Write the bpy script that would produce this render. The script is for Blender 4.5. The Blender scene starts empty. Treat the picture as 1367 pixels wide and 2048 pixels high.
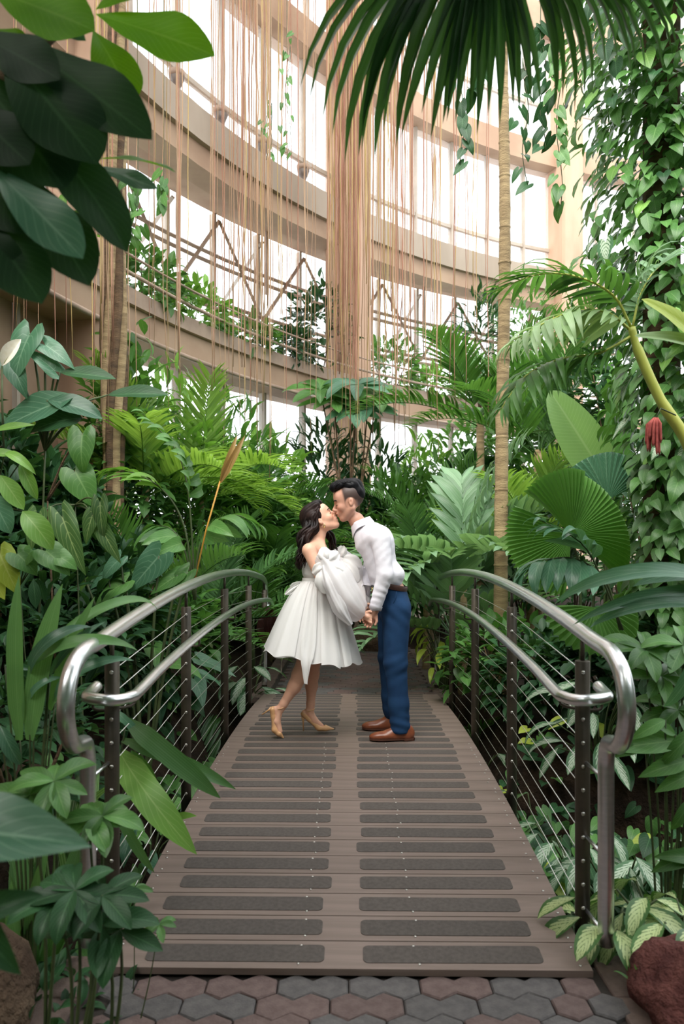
import bpy, math, random
import numpy as np
from mathutils import Vector, Matrix

random.seed(7)
rng = np.random.default_rng(7)
R = math.radians
PI = math.pi
scene = bpy.context.scene
COL = scene.collection

# ---------------------------------------------------------------- camera, sky, exposure
F_PX, HOR, CZ = 1500.0, 1093.0, 1.41
cam_data = bpy.data.cameras.new('camera')
cam = bpy.data.objects.new('camera', cam_data)
COL.objects.link(cam)
cam.location = (0, 0, CZ)
cam.rotation_euler = (R(90), 0, 0)
cam_data.sensor_fit = 'VERTICAL'
cam_data.sensor_height = 36.0
cam_data.sensor_width = 24.0
cam_data.lens = F_PX / 2048 * 36.0
cam_data.shift_y = (HOR - 1024) / 2048
cam_data.clip_start = 0.05
cam_data.clip_end = 400
cam_data.dof.use_dof = True
cam_data.dof.focus_distance = 5.2
cam_data.dof.aperture_fstop = 3.2
scene.camera = cam

world = bpy.data.worlds.new('overcast_sky')
scene.world = world
world.use_nodes = True
wn = world.node_tree.nodes
wl = world.node_tree.links
bg = wn['Background']
bg.inputs['Color'].default_value = (0.93, 0.97, 1.0, 1)
bg.inputs['Strength'].default_value = 1.7

sun_d = bpy.data.lights.new('hazy_sun', 'SUN')
sun_d.energy = 3.0
sun_d.angle = R(50)
sun_d.color = (1.0, 0.95, 0.87)
sun = bpy.data.objects.new('hazy_sun', sun_d)
COL.objects.link(sun)
sun.rotation_euler = (R(36), R(-14), 0)

vs = scene.view_settings
vs.view_transform = 'Standard'
vs.look = 'None'
vs.exposure = 1.0
vs.gamma = 1.0
vs.use_curve_mapping = False
scene.cycles.max_bounces = 6
scene.cycles.diffuse_bounces = 3
scene.cycles.glossy_bounces = 3
scene.cycles.transmission_bounces = 4
scene.cycles.transparent_max_bounces = 12

# ---------------------------------------------------------------- helpers
def P(px, py, d):
    """a point of the place seen at photo pixel (px, py) at distance d in front of the camera"""
    return Vector(((px - 683.5) * d / F_PX, d, CZ - (py - HOR) * d / F_PX))

def B(x, y, z=0.0):
    """bridge frame to world: the bridge is turned slightly to the right"""
    return Vector((x - 0.02 + 0.0143 * y, y, z))

def tag(o, label=None, cat=None, group=None, kind=None):
    if label: o['label'] = label
    if cat: o['category'] = cat
    if group: o['group'] = group
    if kind: o['kind'] = kind
    return o

def mesh(name, v, f, uv=None, smooth=True):
    me = bpy.data.meshes.new(name)
    if isinstance(v, np.ndarray): v = v.tolist()
    me.from_pydata([tuple(p) for p in v], [], f)
    if uv is not None:
        lay = me.uv_layers.new(name='UVMap')
        idx = np.empty(len(me.loops), dtype=np.int32)
        me.loops.foreach_get('vertex_index', idx)
        lay.data.foreach_set('uv', np.asarray(uv, dtype=np.float32)[idx].ravel())
    if smooth:
        me.polygons.foreach_set('use_smooth', np.ones(len(me.polygons), dtype=bool))
    me.update()
    return me

def obj(name, me, mt=None, parent=None, loc=None, label=None):
    o = bpy.data.objects.new(name, me)
    COL.objects.link(o)
    if mt is not None and me is not None:
        if len(me.materials) == 0: me.materials.append(mt)
        elif me.materials[0] is not mt:
            o.material_slots[0].link = 'OBJECT'
            o.material_slots[0].material = mt
    if parent is not None: o.parent = parent
    if loc is not None: o.location = loc
    if label: o['label'] = label
    return o

def empty(name, loc=(0, 0, 0), label=None, cat=None, group=None, kind=None, rz=0):
    o = bpy.data.objects.new(name, None)
    COL.objects.link(o)
    o.location = loc
    o.rotation_euler = (0, 0, rz)
    o.empty_display_size = 0.05
    return tag(o, label, cat, group, kind)

def catmull(pts, n=8):
    pts = [Vector(p) for p in pts]
    q = [pts[0] * 2 - pts[1]] + pts + [pts[-1] * 2 - pts[-2]]
    out = []
    for i in range(1, len(q) - 2):
        a, b, c, d = q[i - 1], q[i], q[i + 1], q[i + 2]
        for k in range(n):
            t = k / n
            out.append(0.5 * ((2 * b) + (c - a) * t + (2 * a - 5 * b + 4 * c - d) * t * t + (3 * b - a - 3 * c + d) * t ** 3))
    out.append(pts[-1])
    return out

class MB:
    """collects shapes that make up ONE part"""
    def __init__(self):
        self.v, self.f, self.uv = [], [], []
    def add(self, v, f, uv=None):
        n = len(self.v)
        self.v += [tuple(p) for p in v]
        self.f += [tuple(i + n for i in q) for q in f]
        self.uv += [tuple(t) for t in uv] if uv is not None else [(0.5, 0.5)] * len(v)
        return self
    def tube(self, pts, rad, sides=8, cap=True, squash=1.0):
        pts = [Vector(p) for p in pts]
        n = len(pts)
        if not hasattr(rad, '__len__'): rad = [rad] * n
        v, f, uv = [], [], []
        t0 = (pts[1] - pts[0]).normalized()
        ref = Vector((0, 0, 1)) if abs(t0.z) < 0.9 else Vector((1, 0, 0))
        nrm = t0.cross(ref).normalized()
        for i, p in enumerate(pts):
            t = (pts[min(i + 1, n - 1)] - pts[max(i - 1, 0)])
            t = t.normalized() if t.length > 1e-9 else t0
            nrm = (nrm - t * nrm.dot(t))
            nrm = nrm.normalized() if nrm.length > 1e-6 else t.orthogonal().normalized()
            bn = t.cross(nrm)
            for k in range(sides):
                a = 2 * PI * k / sides
                v.append(p + nrm * (math.cos(a) * rad[i]) + bn * (math.sin(a) * rad[i] * squash))
                uv.append((k / sides, i / max(1, n - 1)))
        for i in range(n - 1):
            for k in range(sides):
                k2 = (k + 1) % sides
                f.append((i * sides + k, i * sides + k2, (i + 1) * sides + k2, (i + 1) * sides + k))
        if cap:
            f.append(tuple(range(sides - 1, -1, -1)))
            f.append(tuple(range((n - 1) * sides, n * sides)))
        return self.add(v, f, uv)
    def box(self, c, s, rot=None):
        c = Vector(c)
        v = []
        for dx in (-.5, .5):
            for dy in (-.5, .5):
                for dz in (-.5, .5):
                    q = Vector((dx * s[0], dy * s[1], dz * s[2]))
                    if rot is not None: q = rot @ q
                    v.append(c + q)
        f = [(0, 1, 3, 2), (4, 6, 7, 5), (0, 4, 5, 1), (2, 3, 7, 6), (0, 2, 6, 4), (1, 5, 7, 3)]
        return self.add(v, f)
    def prism(self, poly, z0, z1, bev=0.0):
        """closed polygon (x, y) extruded, top edge bevelled"""
        n = len(poly)
        c = Vector((sum(p[0] for p in poly) / n, sum(p[1] for p in poly) / n))
        v = [(p[0], p[1], z0) for p in poly] + [(p[0], p[1], z1 - bev) for p in poly]
        f = []
        for k in range(n):
            k2 = (k + 1) % n
            f.append((k, k2, n + k2, n + k))
        if bev > 0:
            for p in poly:
                w = Vector((p[0], p[1])) - c
                w = w * (1 - bev / max(w.length, 1e-6))
                v.append((c.x + w.x, c.y + w.y, z1))
            for k in range(n):
                k2 = (k + 1) % n
                f.append((n + k, n + k2, 2 * n + k2, 2 * n + k))
            f.append(tuple(range(2 * n, 3 * n)))
        else:
            f.append(tuple(range(n, 2 * n)))
        f.append(tuple(range(n - 1, -1, -1)))
        return self.add(v, f)
    def grid(self, fn, nu, nv, closed_u=False):
        v, f, uv = [], [], []
        cu = nu if closed_u else nu + 1
        for j in range(nv + 1):
            for i in range(cu):
                v.append(fn(i / nu, j / nv)); uv.append((i / nu, j / nv))
        for j in range(nv):
            for i in range(nu):
                i2 = (i + 1) % cu
                f.append((j * cu + i, j * cu + i2, (j + 1) * cu + i2, (j + 1) * cu + i))
        return self.add(v, f, uv)
    def mesh(self, name, smooth=True):
        return mesh(name, self.v, self.f, self.uv, smooth)
    def build(self, name, mt=None, parent=None, smooth=True, label=None):
        return obj(name, self.mesh(name, smooth), mt, parent, label=label)

# ---------------------------------------------------------------- materials
def srgb(r, g, b):
    def l(c):
        c /= 255.0
        return c / 12.92 if c <= 0.04045 else ((c + 0.055) / 1.055) ** 2.4
    return (l(r), l(g), l(b), 1.0)

class NT:
    def __init__(self, name):
        self.m = bpy.data.materials.new(name)
        self.m.use_nodes = True
        self.t = self.m.node_tree
        self.bsdf = self.t.nodes['Principled BSDF']
        self.out = self.t.nodes['Material Output']
    def n(self, ty, **kw):
        nd = self.t.nodes.new(ty)
        for k, v in kw.items(): setattr(nd, k, v)
        return nd
    def set(self, sock, v):
        if hasattr(v, 'links') or isinstance(v, bpy.types.NodeSocket): self.t.links.new(v, sock)
        else: sock.default_value = v
    def math(self, op, a, b=None, c=None, clamp=False):
        nd = self.n('ShaderNodeMath', operation=op, use_clamp=clamp)
        self.set(nd.inputs[0], a)
        if b is not None: self.set(nd.inputs[1], b)
        if c is not None: self.set(nd.inputs[2], c)
        return nd.outputs[0]
    def mix(self, fac, a, b):
        nd = self.n('ShaderNodeMix', data_type='RGBA')
        self.set(nd.inputs[0], fac); self.set(nd.inputs[6], a); self.set(nd.inputs[7], b)
        return nd.outputs[2]
    def noise(self, scale, vec=None, detail=3, rough=0.55):
        nd = self.n('ShaderNodeTexNoise')
        nd.inputs['Scale'].default_value = scale
        nd.inputs['Detail'].default_value = detail
        nd.inputs['Roughness'].default_value = rough
        if vec is not None: self.t.links.new(vec, nd.inputs['Vector'])
        return nd.outputs['Fac']
    def smooth(self, x, lo, hi, a=0.0, b=1.0):
        nd = self.n('ShaderNodeMapRange', interpolation_type='SMOOTHSTEP')
        self.set(nd.inputs['Value'], x)
        nd.inputs['From Min'].default_value = lo; nd.inputs['From Max'].default_value = hi
        nd.inputs['To Min'].default_value = a; nd.inputs['To Max'].default_value = b
        return nd.outputs['Result']
    def coord(self, which='Object', scale=None):
        o = self.n('ShaderNodeTexCoord').outputs[which]
        if scale is None: return o
        mp = self.n('ShaderNodeMapping')
        mp.inputs['Scale'].default_value = scale
        self.t.links.new(o, mp.inputs['Vector'])
        return mp.outputs['Vector']
    def bump(self, h, strength=0.3, dist=0.01):
        nd = self.n('ShaderNodeBump')
        nd.inputs['Strength'].default_value = strength
        nd.inputs['Distance'].default_value = dist
        self.t.links.new(h, nd.inputs['Height'])
        self.t.links.new(nd.outputs['Normal'], self.bsdf.inputs['Normal'])

def surf(name, col, col2=None, rough=0.6, metal=0.0, scale=8.0, stretch=None, bump=0.0, bdist=0.005, spec=0.5, per_obj=0.0):
    """a plain procedural surface: two colours mottled by noise, with optional per-object shade and fine relief"""
    k = NT(name)
    vec = k.coord('Object', stretch) if stretch else k.coord('Object')
    nz = k.noise(scale, vec, 4)
    c = k.mix(k.smooth(nz, 0.3, 0.7), col, col2 or tuple(min(1, x * 1.25) for x in col[:3]) + (1,))
    if per_obj:
        oi = k.n('ShaderNodeObjectInfo').outputs['Random']
        v = k.math('MULTIPLY_ADD', oi, per_obj, 1 - per_obj / 2)
        hs = k.n('ShaderNodeHueSaturation')
        k.set(hs.inputs['Value'], v); k.set(hs.inputs['Color'], c)
        c = hs.outputs['Color']
    k.set(k.bsdf.inputs['Base Color'], c)
    k.bsdf.inputs['Roughness'].default_value = rough
    k.bsdf.inputs['Metallic'].default_value = metal
    k.bsdf.inputs['Specular IOR Level'].default_value = spec
    if bump: k.bump(k.noise(scale * 6, vec, 4), bump, bdist)
    return k.m

def leaf_mat(name, c1, c2, vein, nv=9.0, slant=0.35, transl=0.3, rough=0.38, vein_str=0.6, mode='pinnate', var=0.5, patt=None, tcol=None, edge=None, spec=0.4, sat=0.94):
    k = NT(name)
    uv = k.coord('UV')
    sp = k.n('ShaderNodeSeparateXYZ'); k.t.links.new(uv, sp.inputs[0])
    u, v = sp.outputs[0], sp.outputs[1]
    a = k.math('MULTIPLY', k.math('ABSOLUTE', k.math('SUBTRACT', u, 0.5)), 2.0)
    oi = k.n('ShaderNodeObjectInfo').outputs['Random']
    isl = k.n('ShaderNodeNewGeometry').outputs['Random Per Island']
    rnd = k.math('FRACT', k.math('ADD', oi, isl))
    nz = k.noise(5.0, k.coord('Object'), 2)
    base = k.mix(k.math('ADD', k.math('MULTIPLY', rnd, var), k.math('MULTIPLY', nz, 1 - var)), c1, c2)
    if mode == 'pinnate':
        ph = k.math('MULTIPLY', k.math('SUBTRACT', v, k.math('MULTIPLY', a, slant)), nv)
        w = k.math('ABSOLUTE', k.math('SUBTRACT', k.math('FRACT', ph), 0.5))
        side = k.smooth(w, 0.0, 0.10, 0.75, 0.0)
        mid = k.smooth(a, 0.02, 0.075, 1.0, 0.0)
        vm = k.math('MAXIMUM', side, mid)
    elif mode == 'parallel':
        w = k.math('ABSOLUTE', k.math('SUBTRACT', k.math('FRACT', k.math('MULTIPLY', u, nv)), 0.5))
        vm = k.math('MAXIMUM', k.smooth(w, 0.0, 0.22, 0.7, 0.0), k.smooth(a, 0.02, 0.1, 0.8, 0.0))
    else:
        vm = k.smooth(a, 0.02, 0.09, 1.0, 0.0)
    col = k.mix(k.math('MULTIPLY', vm, vein_str), base, vein)
    if patt is not None:
        pcol, lo, hi, sc = patt
        n2 = k.noise(sc, k.coord('UV', (1, 1.6, 1)), 3, 0.65)
        band = k.smooth(a, 0.45, 0.85, 1.0, 0.0)
        ph2 = k.math('ABSOLUTE', k.math('SUBTRACT', k.math('FRACT', k.math('MULTIPLY', k.math('SUBTRACT', v, k.math('MULTIPLY', a, 0.5)), 7.0)), 0.5))
        feather = k.math('ADD', k.math('MULTIPLY', ph2, 1.1), k.math('MULTIPLY', n2, 0.9))
        pm = k.smooth(k.math('MULTIPLY', feather, k.math('ADD', band, 0.25)), lo, hi)
        col = k.mix(pm, col, pcol)
    if edge is not None:
        col = k.mix(k.smooth(k.math('ADD', v, k.math('MULTIPLY', rnd, 0.2)), 1.0, 1.06), col, edge)
    hs = k.n('ShaderNodeHueSaturation')
    k.set(hs.inputs['Color'], col)
    k.set(hs.inputs['Value'], k.math('MULTIPLY_ADD', rnd, 0.5, 0.86))
    hs.inputs['Saturation'].default_value = sat
    col = hs.outputs['Color']
    k.set(k.bsdf.inputs['Base Color'], col)
    k.bsdf.inputs['Roughness'].default_value = rough
    k.bsdf.inputs['Specular IOR Level'].default_value = spec
    k.bump(vm, -0.25 if mode == 'pinnate' else -0.4, 0.004)
    tr = k.n('ShaderNodeBsdfTranslucent')
    k.set(tr.inputs['Color'], k.mix(0.55, col, tcol or (c2[0] * 1.5 + 0.03, c2[1] * 1.6 + 0.05, c2[2] * 0.6, 1)))
    ms = k.n('ShaderNodeMixShader')
    ms.inputs[0].default_value = transl
    k.t.links.new(k.bsdf.outputs[0], ms.inputs[1])
    k.t.links.new(tr.outputs[0], ms.inputs[2])
    k.t.links.new(ms.outputs[0], k.out.inputs['Surface'])
    return k.m

M = {}
M['steel'] = surf('brushed_steel', (0.76, 0.78, 0.80, 1), (0.84, 0.85, 0.87, 1), 0.29, 1.0, 14, (1, 1, 6), 0.06, 0.002)
M['post'] = surf('bronze_post', srgb(66, 60, 52), srgb(84, 76, 64), 0.42, 0.35, 9, None, 0.1, 0.002)
M['screw'] = surf('screw_steel', (0.55, 0.53, 0.5, 1), None, 0.3, 1.0)
M['cable'] = surf('steel_cable', (0.62, 0.62, 0.58, 1), (0.72, 0.71, 0.66, 1), 0.3, 0.8, 40)
M['plank'] = surf('composite_plank', srgb(110, 95, 87), srgb(124, 108, 100), 0.55, 0, 3.0, (0.6, 9, 9), 0.25, 0.002, per_obj=0.16)
M['strip'] = surf('grit_strip', srgb(70, 63, 59), srgb(82, 75, 70), 0.8, 0, 60, None, 0.6, 0.002, per_obj=0.14)
M['stringer'] = surf('dark_stringer', srgb(52, 45, 40), None, 0.7)
M['paver_red'] = surf('paver_red', srgb(86, 69, 66), srgb(104, 87, 83), 0.8, 0, 26, None, 0.6, 0.004, per_obj=0.22)
M['paver_grey'] = surf('paver_grey', srgb(74, 71, 71), srgb(93, 89, 88), 0.8, 0, 26, None, 0.6, 0.004, per_obj=0.2)
M['kerb'] = surf('kerb_paver', srgb(88, 73, 67), srgb(104, 88, 80), 0.85, 0, 24, None, 0.6, 0.004, per_obj=0.2)
M['soil'] = surf('dark_soil', srgb(34, 26, 20), srgb(58, 45, 34), 0.95, 0, 7, None, 1.0, 0.03, 0.2)
M['sand'] = surf('joint_sand', srgb(46, 40, 36), None, 0.95, 0, 30)
M['water'] = surf('dark_pond_water', srgb(14, 15, 12), srgb(18, 19, 14), 0.12, 0, 2, None, 0.03, 0.01)
M['lava'] = surf('red_lava_rock', srgb(78, 44, 42), srgb(118, 74, 68), 0.95, 0, 9, None, 1.0, 0.03, 0.2)
M['rock'] = surf('brown_rock', srgb(70, 55, 44), srgb(104, 86, 70), 0.95, 0, 7, None, 1.0, 0.03, 0.2)
M['concrete'] = surf('beige_concrete', srgb(158, 130, 108), srgb(176, 150, 126), 0.85, 0, 1.2, None, 0.25, 0.01)
M['concrete_face'] = surf('grey_concrete_face', srgb(150, 136, 120), srgb(168, 154, 138), 0.8, 0, 1.0, (1, 1, 0.4), 0.2, 0.01)
M['column'] = surf('pink_concrete', srgb(176, 142, 118), srgb(196, 164, 140), 0.85, 0, 1.6, (1, 1, 0.3), 0.3, 0.01)
M['frame'] = surf('window_frame_paint', srgb(164, 152, 138), srgb(180, 168, 154), 0.6, 0, 3)
M['steelbar'] = surf('brown_steel_bar', srgb(150, 128, 112), srgb(172, 150, 132), 0.7, 0, 3)
M['uplight'] = surf('uplight_housing', srgb(96, 86, 80), srgb(112, 100, 92), 0.5)
# ================================================================ the greenhouse shell
H = 6.0
GC = Vector((9.58, 4.27))
GR = 12.96

def ring(a, r, z):
    return Vector((GC.x + r * math.cos(R(a)), GC.y + r * math.sin(R(a)), z))

def zz(h):            # height given as a share of H above the camera
    return CZ + h * H

def arc_box(mb, a0, a1, r0, r1, z0, z1, n=36):
    sec = [(r0, z0), (r1, z0), (r1, z1), (r0, z1)]
    v, f = [], []
    for i in range(n + 1):
        a = a0 + (a1 - a0) * i / n
        for r, z in sec: v.append(ring(a, r, z))
    for i in range(n):
        for k in range(4):
            k2 = (k + 1) % 4
            f.append((i * 4 + k, (i + 1) * 4 + k, (i + 1) * 4 + k2, i * 4 + k2))
    f.append((0, 1, 2, 3)); f.append((n * 4 + 3, n * 4 + 2, n * 4 + 1, n * 4))
    return mb.add(v, f)

kg = NT('greenhouse_glass')
kg.bsdf.inputs['Base Color'].default_value = (0.95, 0.97, 1, 1)
kg.bsdf.inputs['Roughness'].default_value = 0.1
_tr = kg.n('ShaderNodeBsdfTransparent')
_ms = kg.n('ShaderNodeMixShader')
kg.set(_ms.inputs[0], kg.smooth(kg.noise(0.8, kg.coord('Object')), 0.2, 0.8, 0.78, 0.9))
kg.t.links.new(kg.bsdf.outputs[0], _ms.inputs[1]); kg.t.links.new(_tr.outputs[0], _ms.inputs[2])
kg.t.links.new(_ms.outputs[0], kg.out.inputs['Surface'])
M['glass'] = kg.m

wall = empty('wall_back', (GC.x, GC.y, 0), 'curved concrete and glass greenhouse wall with ring beams behind the plants', 'wall', kind='structure')
winv = Vector((-GC.x, -GC.y, 0))
def wpart(name, mb, mt, smooth=False):
    me = mb.mesh(name, smooth)
    me.transform(Matrix.Translation(winv))
    return obj(name, me, mt, wall)

A0, A1 = 196.0, 84.0
STEP = 4.2167
COLS = [187.0, 161.7, 136.4, 111.1]
wpart('ring_beam', arc_box(MB(), A0, A1, GR, GR + 0.25, zz(0.925), zz(1.0)), M['concrete_face'])
wpart('ring_ledge', arc_box(MB(), A0, A1, GR + 0.25, GR + 1.35, zz(0.925), zz(0.985)), M['concrete'])
wpart('ring_soffit', arc_box(MB(), A0, A1, GR + 0.08, GR + 0.5, zz(0.875), zz(0.925)), M['concrete'])
wpart('upper_ring_beam', arc_box(MB(), A0, A1, GR + 0.0, GR + 0.5, zz(1.37), zz(1.45)), M['concrete'])
wpart('top_ring_beam', arc_box(MB(), A0, A1, GR + 0.0, GR + 0.4, zz(1.85), zz(1.95)), M['concrete'])
wpart('terrace_beam', arc_box(MB(), A0, A1, GR - 0.25, GR + 0.6, zz(0.405), zz(0.455)), M['concrete'])
wpart('terrace_lip', arc_box(MB(), A0, A1, GR - 0.31, GR - 0.20, zz(0.455), zz(0.485)), M['steelbar'])
wpart('terrace_pipe', MB().tube([ring(a, GR - 0.42, zz(0.50)) for a in np.linspace(A0, A1, 40)], 0.022, 6), M['steelbar'], True)
wpart('terrace_pipe', MB().tube([ring(a, GR - 0.40, zz(0.535)) for a in np.linspace(A0, A1, 40)], 0.014, 6), M['steelbar'], True)
wpart('terrace_pipe', MB().tube([ring(a, GR - 0.36, zz(0.395)) for a in np.linspace(A0, A1, 40)], 0.03, 6), M['steelbar'], True)
wpart('low_wall', arc_box(MB(), A0, A1, GR + 0.15, GR + 0.5, -0.4, 1.55), M['concrete_face'])

for a in COLS:
    m = MB()
    w = 1.25
    r0, r1 = GR - 0.22, GR + 0.45
    lo = [ring(a - w, r0, -0.3), ring(a + w, r0, -0.3), ring(a + w, r1, -0.3), ring(a - w, r1, -0.3)]
    c = sum(lo, Vector()) / 4
    poly = []
    for i in range(4):           # chamfered corners
        p, q, s = lo[i], lo[(i - 1) % 4], lo[(i + 1) % 4]
        poly += [p + (q - p).normalized() * 0.05, p + (s - p).normalized() * 0.05]
    m.prism([(p.x, p.y) for p in poly], -0.3, zz(1.95))
    wpart('column', m, M['column'])

# mullions, rails and panes of the three glazed bands
bands = [(zz(1.0), zz(1.37), GR + 0.30, [1.085]), (zz(1.45), zz(1.85), GR + 0.22, [1.60]),
         (zz(0.455), zz(0.925), GR + 1.40, []), (1.55, zz(0.405), GR + 0.3, [])]
mull_me, pane_me = {}, {}
a_list = [COLS[0] + STEP * 2 - STEP * i for i in range(26)]
for bi, (z0, z1, rr, rails) in enumerate(bands):
    mw = 0.05
    m = MB().box((0, 0, (z1 - z0) / 2), (0.12, mw, z1 - z0))
    mull_me[bi] = m.mesh('mullion', False)
    half = rr * math.radians(STEP) / 2
    p = MB().box((0, 0, (z1 - z0) / 2), (0.012, 2 * half - 0.06, z1 - z0))
    pane_me[bi] = p.mesh('pane', False)
    solid_me = p.mesh('wall_panel', False)
    for a in a_list:
        if not (82 < a < 197): continue
        if bi == 2 and int(round((a - COLS[1]) / STEP)) % 2: pass
        o = obj('mullion', mull_me[bi], M['frame'], wall)
        q = ring(a, rr, z0); o.location = q + winv; o.rotation_euler.z = R(a)
        solid = bi == 3 and a - STEP / 2 > 162
        o = obj('wall_panel' if solid else 'pane', pane_me[bi] if not solid else solid_me, M['concrete'] if solid else M['glass'], wall)
        q = ring(a - STEP / 2, rr * math.cos(R(STEP / 2)), z0); o.location = q + winv; o.rotation_euler.z = R(a - STEP / 2)
    for h in rails:
        wpart('window_rail', arc_box(MB(), A0, A1, rr - 0.04, rr + 0.04, zz(h) - 0.035, zz(h) + 0.035), M['frame'])
# trusses in the lower glazed band
rt = GR + 1.25
for h in (0.655, 0.675, 0.775, 0.80):
    wpart('truss_chord', MB().tube([ring(a, rt, zz(h)) for a in np.linspace(A0, A1, 40)], 0.035, 4), M['steelbar'])
for i in range(22):
    a = COLS[1] + STEP * 2 - STEP * i
    if not (90 < a < 194): continue
    b = a - STEP
    hA, hB = (0.665, 0.90) if i % 2 else (0.90, 0.665)
    wpart('truss_diagonal', MB().tube([ring(a, rt, zz(hA)), ring(b, rt, zz(hB))], 0.035, 4), M['steelbar'])
    if i % 2:
        wpart('truss_hanger', MB().tube([ring(a, rt - 0.1, zz(0.93)), ring(a, rt - 0.1, zz(0.74))], 0.03, 4), M['steelbar'])
        wpart('roof_bar', MB().tube([ring(a, rt, zz(0.90)), ring(a - 1, rt + 2.6, zz(0.62))], 0.04, 4), M['frame'])

# uplights standing on the ring beam at the mullions
def uplight(a, label):
    q = ring(a, GR + 0.118, zz(1.0) + 0.002)
    t = empty('uplight', q, label, 'lamp', 'dark uplights on the ring beam')
    MB().tube([(0, 0, 0), (0, 0, 0.04), (0, 0, 0.05), (0, 0, 0.13), (0, 0, 0.22)], [0.06, 0.06, 0.035, 0.07, 0.105], 12).build('housing', M['uplight'], t)
    MB().tube([(0, 0, 0.222), (0, 0, 0.30)], [0.10, 0.115], 12).build('shade_ring', M['steelbar'], t)
ul = ['dark can-shaped uplight on the ring beam, nearest the left pink column', 'dark can-shaped uplight on the ring beam, second from the left',
      'dark can-shaped uplight on the ring beam, third from the left', 'small dark uplight on the ring beam just left of the central column']
for i, a in enumerate((154.2, 150.0, 145.7, 141.4)): uplight(a, ul[i])

# roof rafters above the picture, from which the aerial roots hang
roof = empty('ceiling', (0, 0, 0), 'concrete roof ribs of the greenhouse high above the path', 'ceiling', kind='structure')
for k, y in enumerate((5.2, 6.6, 8.0, 9.4, 10.8, 12.2)):
    MB().box((4.0, y, 11.15), (17.0, 0.16, 0.3)).build('roof_rib', M['concrete'], roof, False)

# unseen wall added behind the photographer to cut the frontal light
wf = empty('light_block_wall', (0, -3.2, 0), 'dark green unseen wall added behind the viewer to block frontal light', 'wall', kind='structure')
M['light_block_green'] = surf('ivy_green_blocker', srgb(34, 52, 30), srgb(58, 80, 46), 0.9, 0, 5, None, 1.0, 0.05)
MB().box((0, 0, 2.9), (26, 0.3, 6.4)).build('wall_panel', M['light_block_green'], wf, False)  # part of the added unseen light-blocking wall
MB().box((13, 6, 2.9), (0.3, 12, 6.4)).build('wall_panel', M['light_block_green'], wf, False)  # part of the added unseen light-blocking wall
MB().box((-8, 4, 2.9), (0.3, 8, 6.4)).build('wall_panel', M['light_block_green'], wf, False)  # part of the added unseen light-blocking wall

# ================================================================ ground, pond, paths
def sstep(x, a, b):
    t = min(1.0, max(0.0, (x - a) / (b - a)))
    return t * t * (3 - 2 * t)

def ground(x, y):
    s = x - (-0.02 + 0.0143 * y)
    rav = sstep(y, 2.15, 2.7) * (1 - sstep(y, 6.9, 7.4))
    if s < 0:
        bank = 0.02 + 0.5 * sstep(-s, 1.0, 2.8)
        dip = -0.75 * (1 - sstep(-s, 0.75, 1.5))
    else:
        bank = 0.0 + 0.5 * sstep(s, 1.7, 3.6)
        near = 1 - sstep(y, 4.4, 5.4)
        dip = -0.85 * (1 - sstep(s, 0.8 + 1.0 * near, 1.4 + 1.3 * near))
    z = bank + rav * dip
    if abs(s) < 1.15: z = min(z, -0.10 + sstep(abs(s), 0.95, 1.15) * 0.12 + rav * dip)
    return z + 0.03 * math.sin(x * 5.1) * math.sin(y * 4.3) * sstep(abs(s), 1.1, 1.5)

gm = MB()
xs = np.concatenate([np.linspace(-6, -2.4, 10), np.linspace(-2.2, 3.6, 59), np.linspace(4, 14, 14)])
ys = np.concatenate([np.linspace(-2, 1.8, 8), np.linspace(1.95, 8.0, 62), np.linspace(8.4, 18, 18)])
gv = [(x, y, ground(x, y)) for y in ys for x in xs]
gf = [(j * len(xs) + i, j * len(xs) + i + 1, (j + 1) * len(xs) + i + 1, (j + 1) * len(xs) + i) for j in range(len(ys) - 1) for i in range(len(xs) - 1)]
gm.add(gv, gf)
tag(gm.build('ground', M['soil']), 'dark planted soil on both banks of the pond', 'ground', kind='structure')

wm = MB().grid(lambda u, v: (-1.2 + 4.0 * u, 2.3 + 4.8 * v, -0.62), 8, 8)
tag(wm.build('pond', M['water']), 'dark still pond water under the bridge', 'pond', kind='structure')

# paving of paired hexagons
hw, hp = 0.118, 0.108
HH = hp * 4 / 3
def pair_poly():
    w2, q, t = hw / 2, HH / 4, HH / 2
    e = 0.0022
    pts = [(-w2 + e, -q), (0, -t + e), (w2, -q + e), (hw, -t + e), (1.5 * hw - e, -q), (1.5 * hw - e, q), (hw, t - e), (w2, q - e), (0, t - e), (-w2 + e, q)]
    return [(x - w2, y) for x, y in pts]
def single_poly():
    w2, q, t = hw / 2, HH / 4, HH / 2
    e = 0.0022
    return [(-w2 + e, -q), (0, -t + e), (w2 - e, -q), (w2 - e, q), (0, t - e), (-w2 + e, q)]
pair_me = MB().prism(pair_poly(), -0.05, 0, 0.005).mesh('paver', False)
single_me = MB().prism(single_poly(), -0.05, 0, 0.005).mesh('paver', False)
for me in (pair_me, single_me): me.materials.append(M['paver_red'])
kerb_me = MB().prism([(-0.075, -0.125), (0.075, -0.125), (0.075, 0.125), (-0.075, 0.125)], -0.06, 0, 0.006).mesh('kerb_paver', False)

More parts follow.
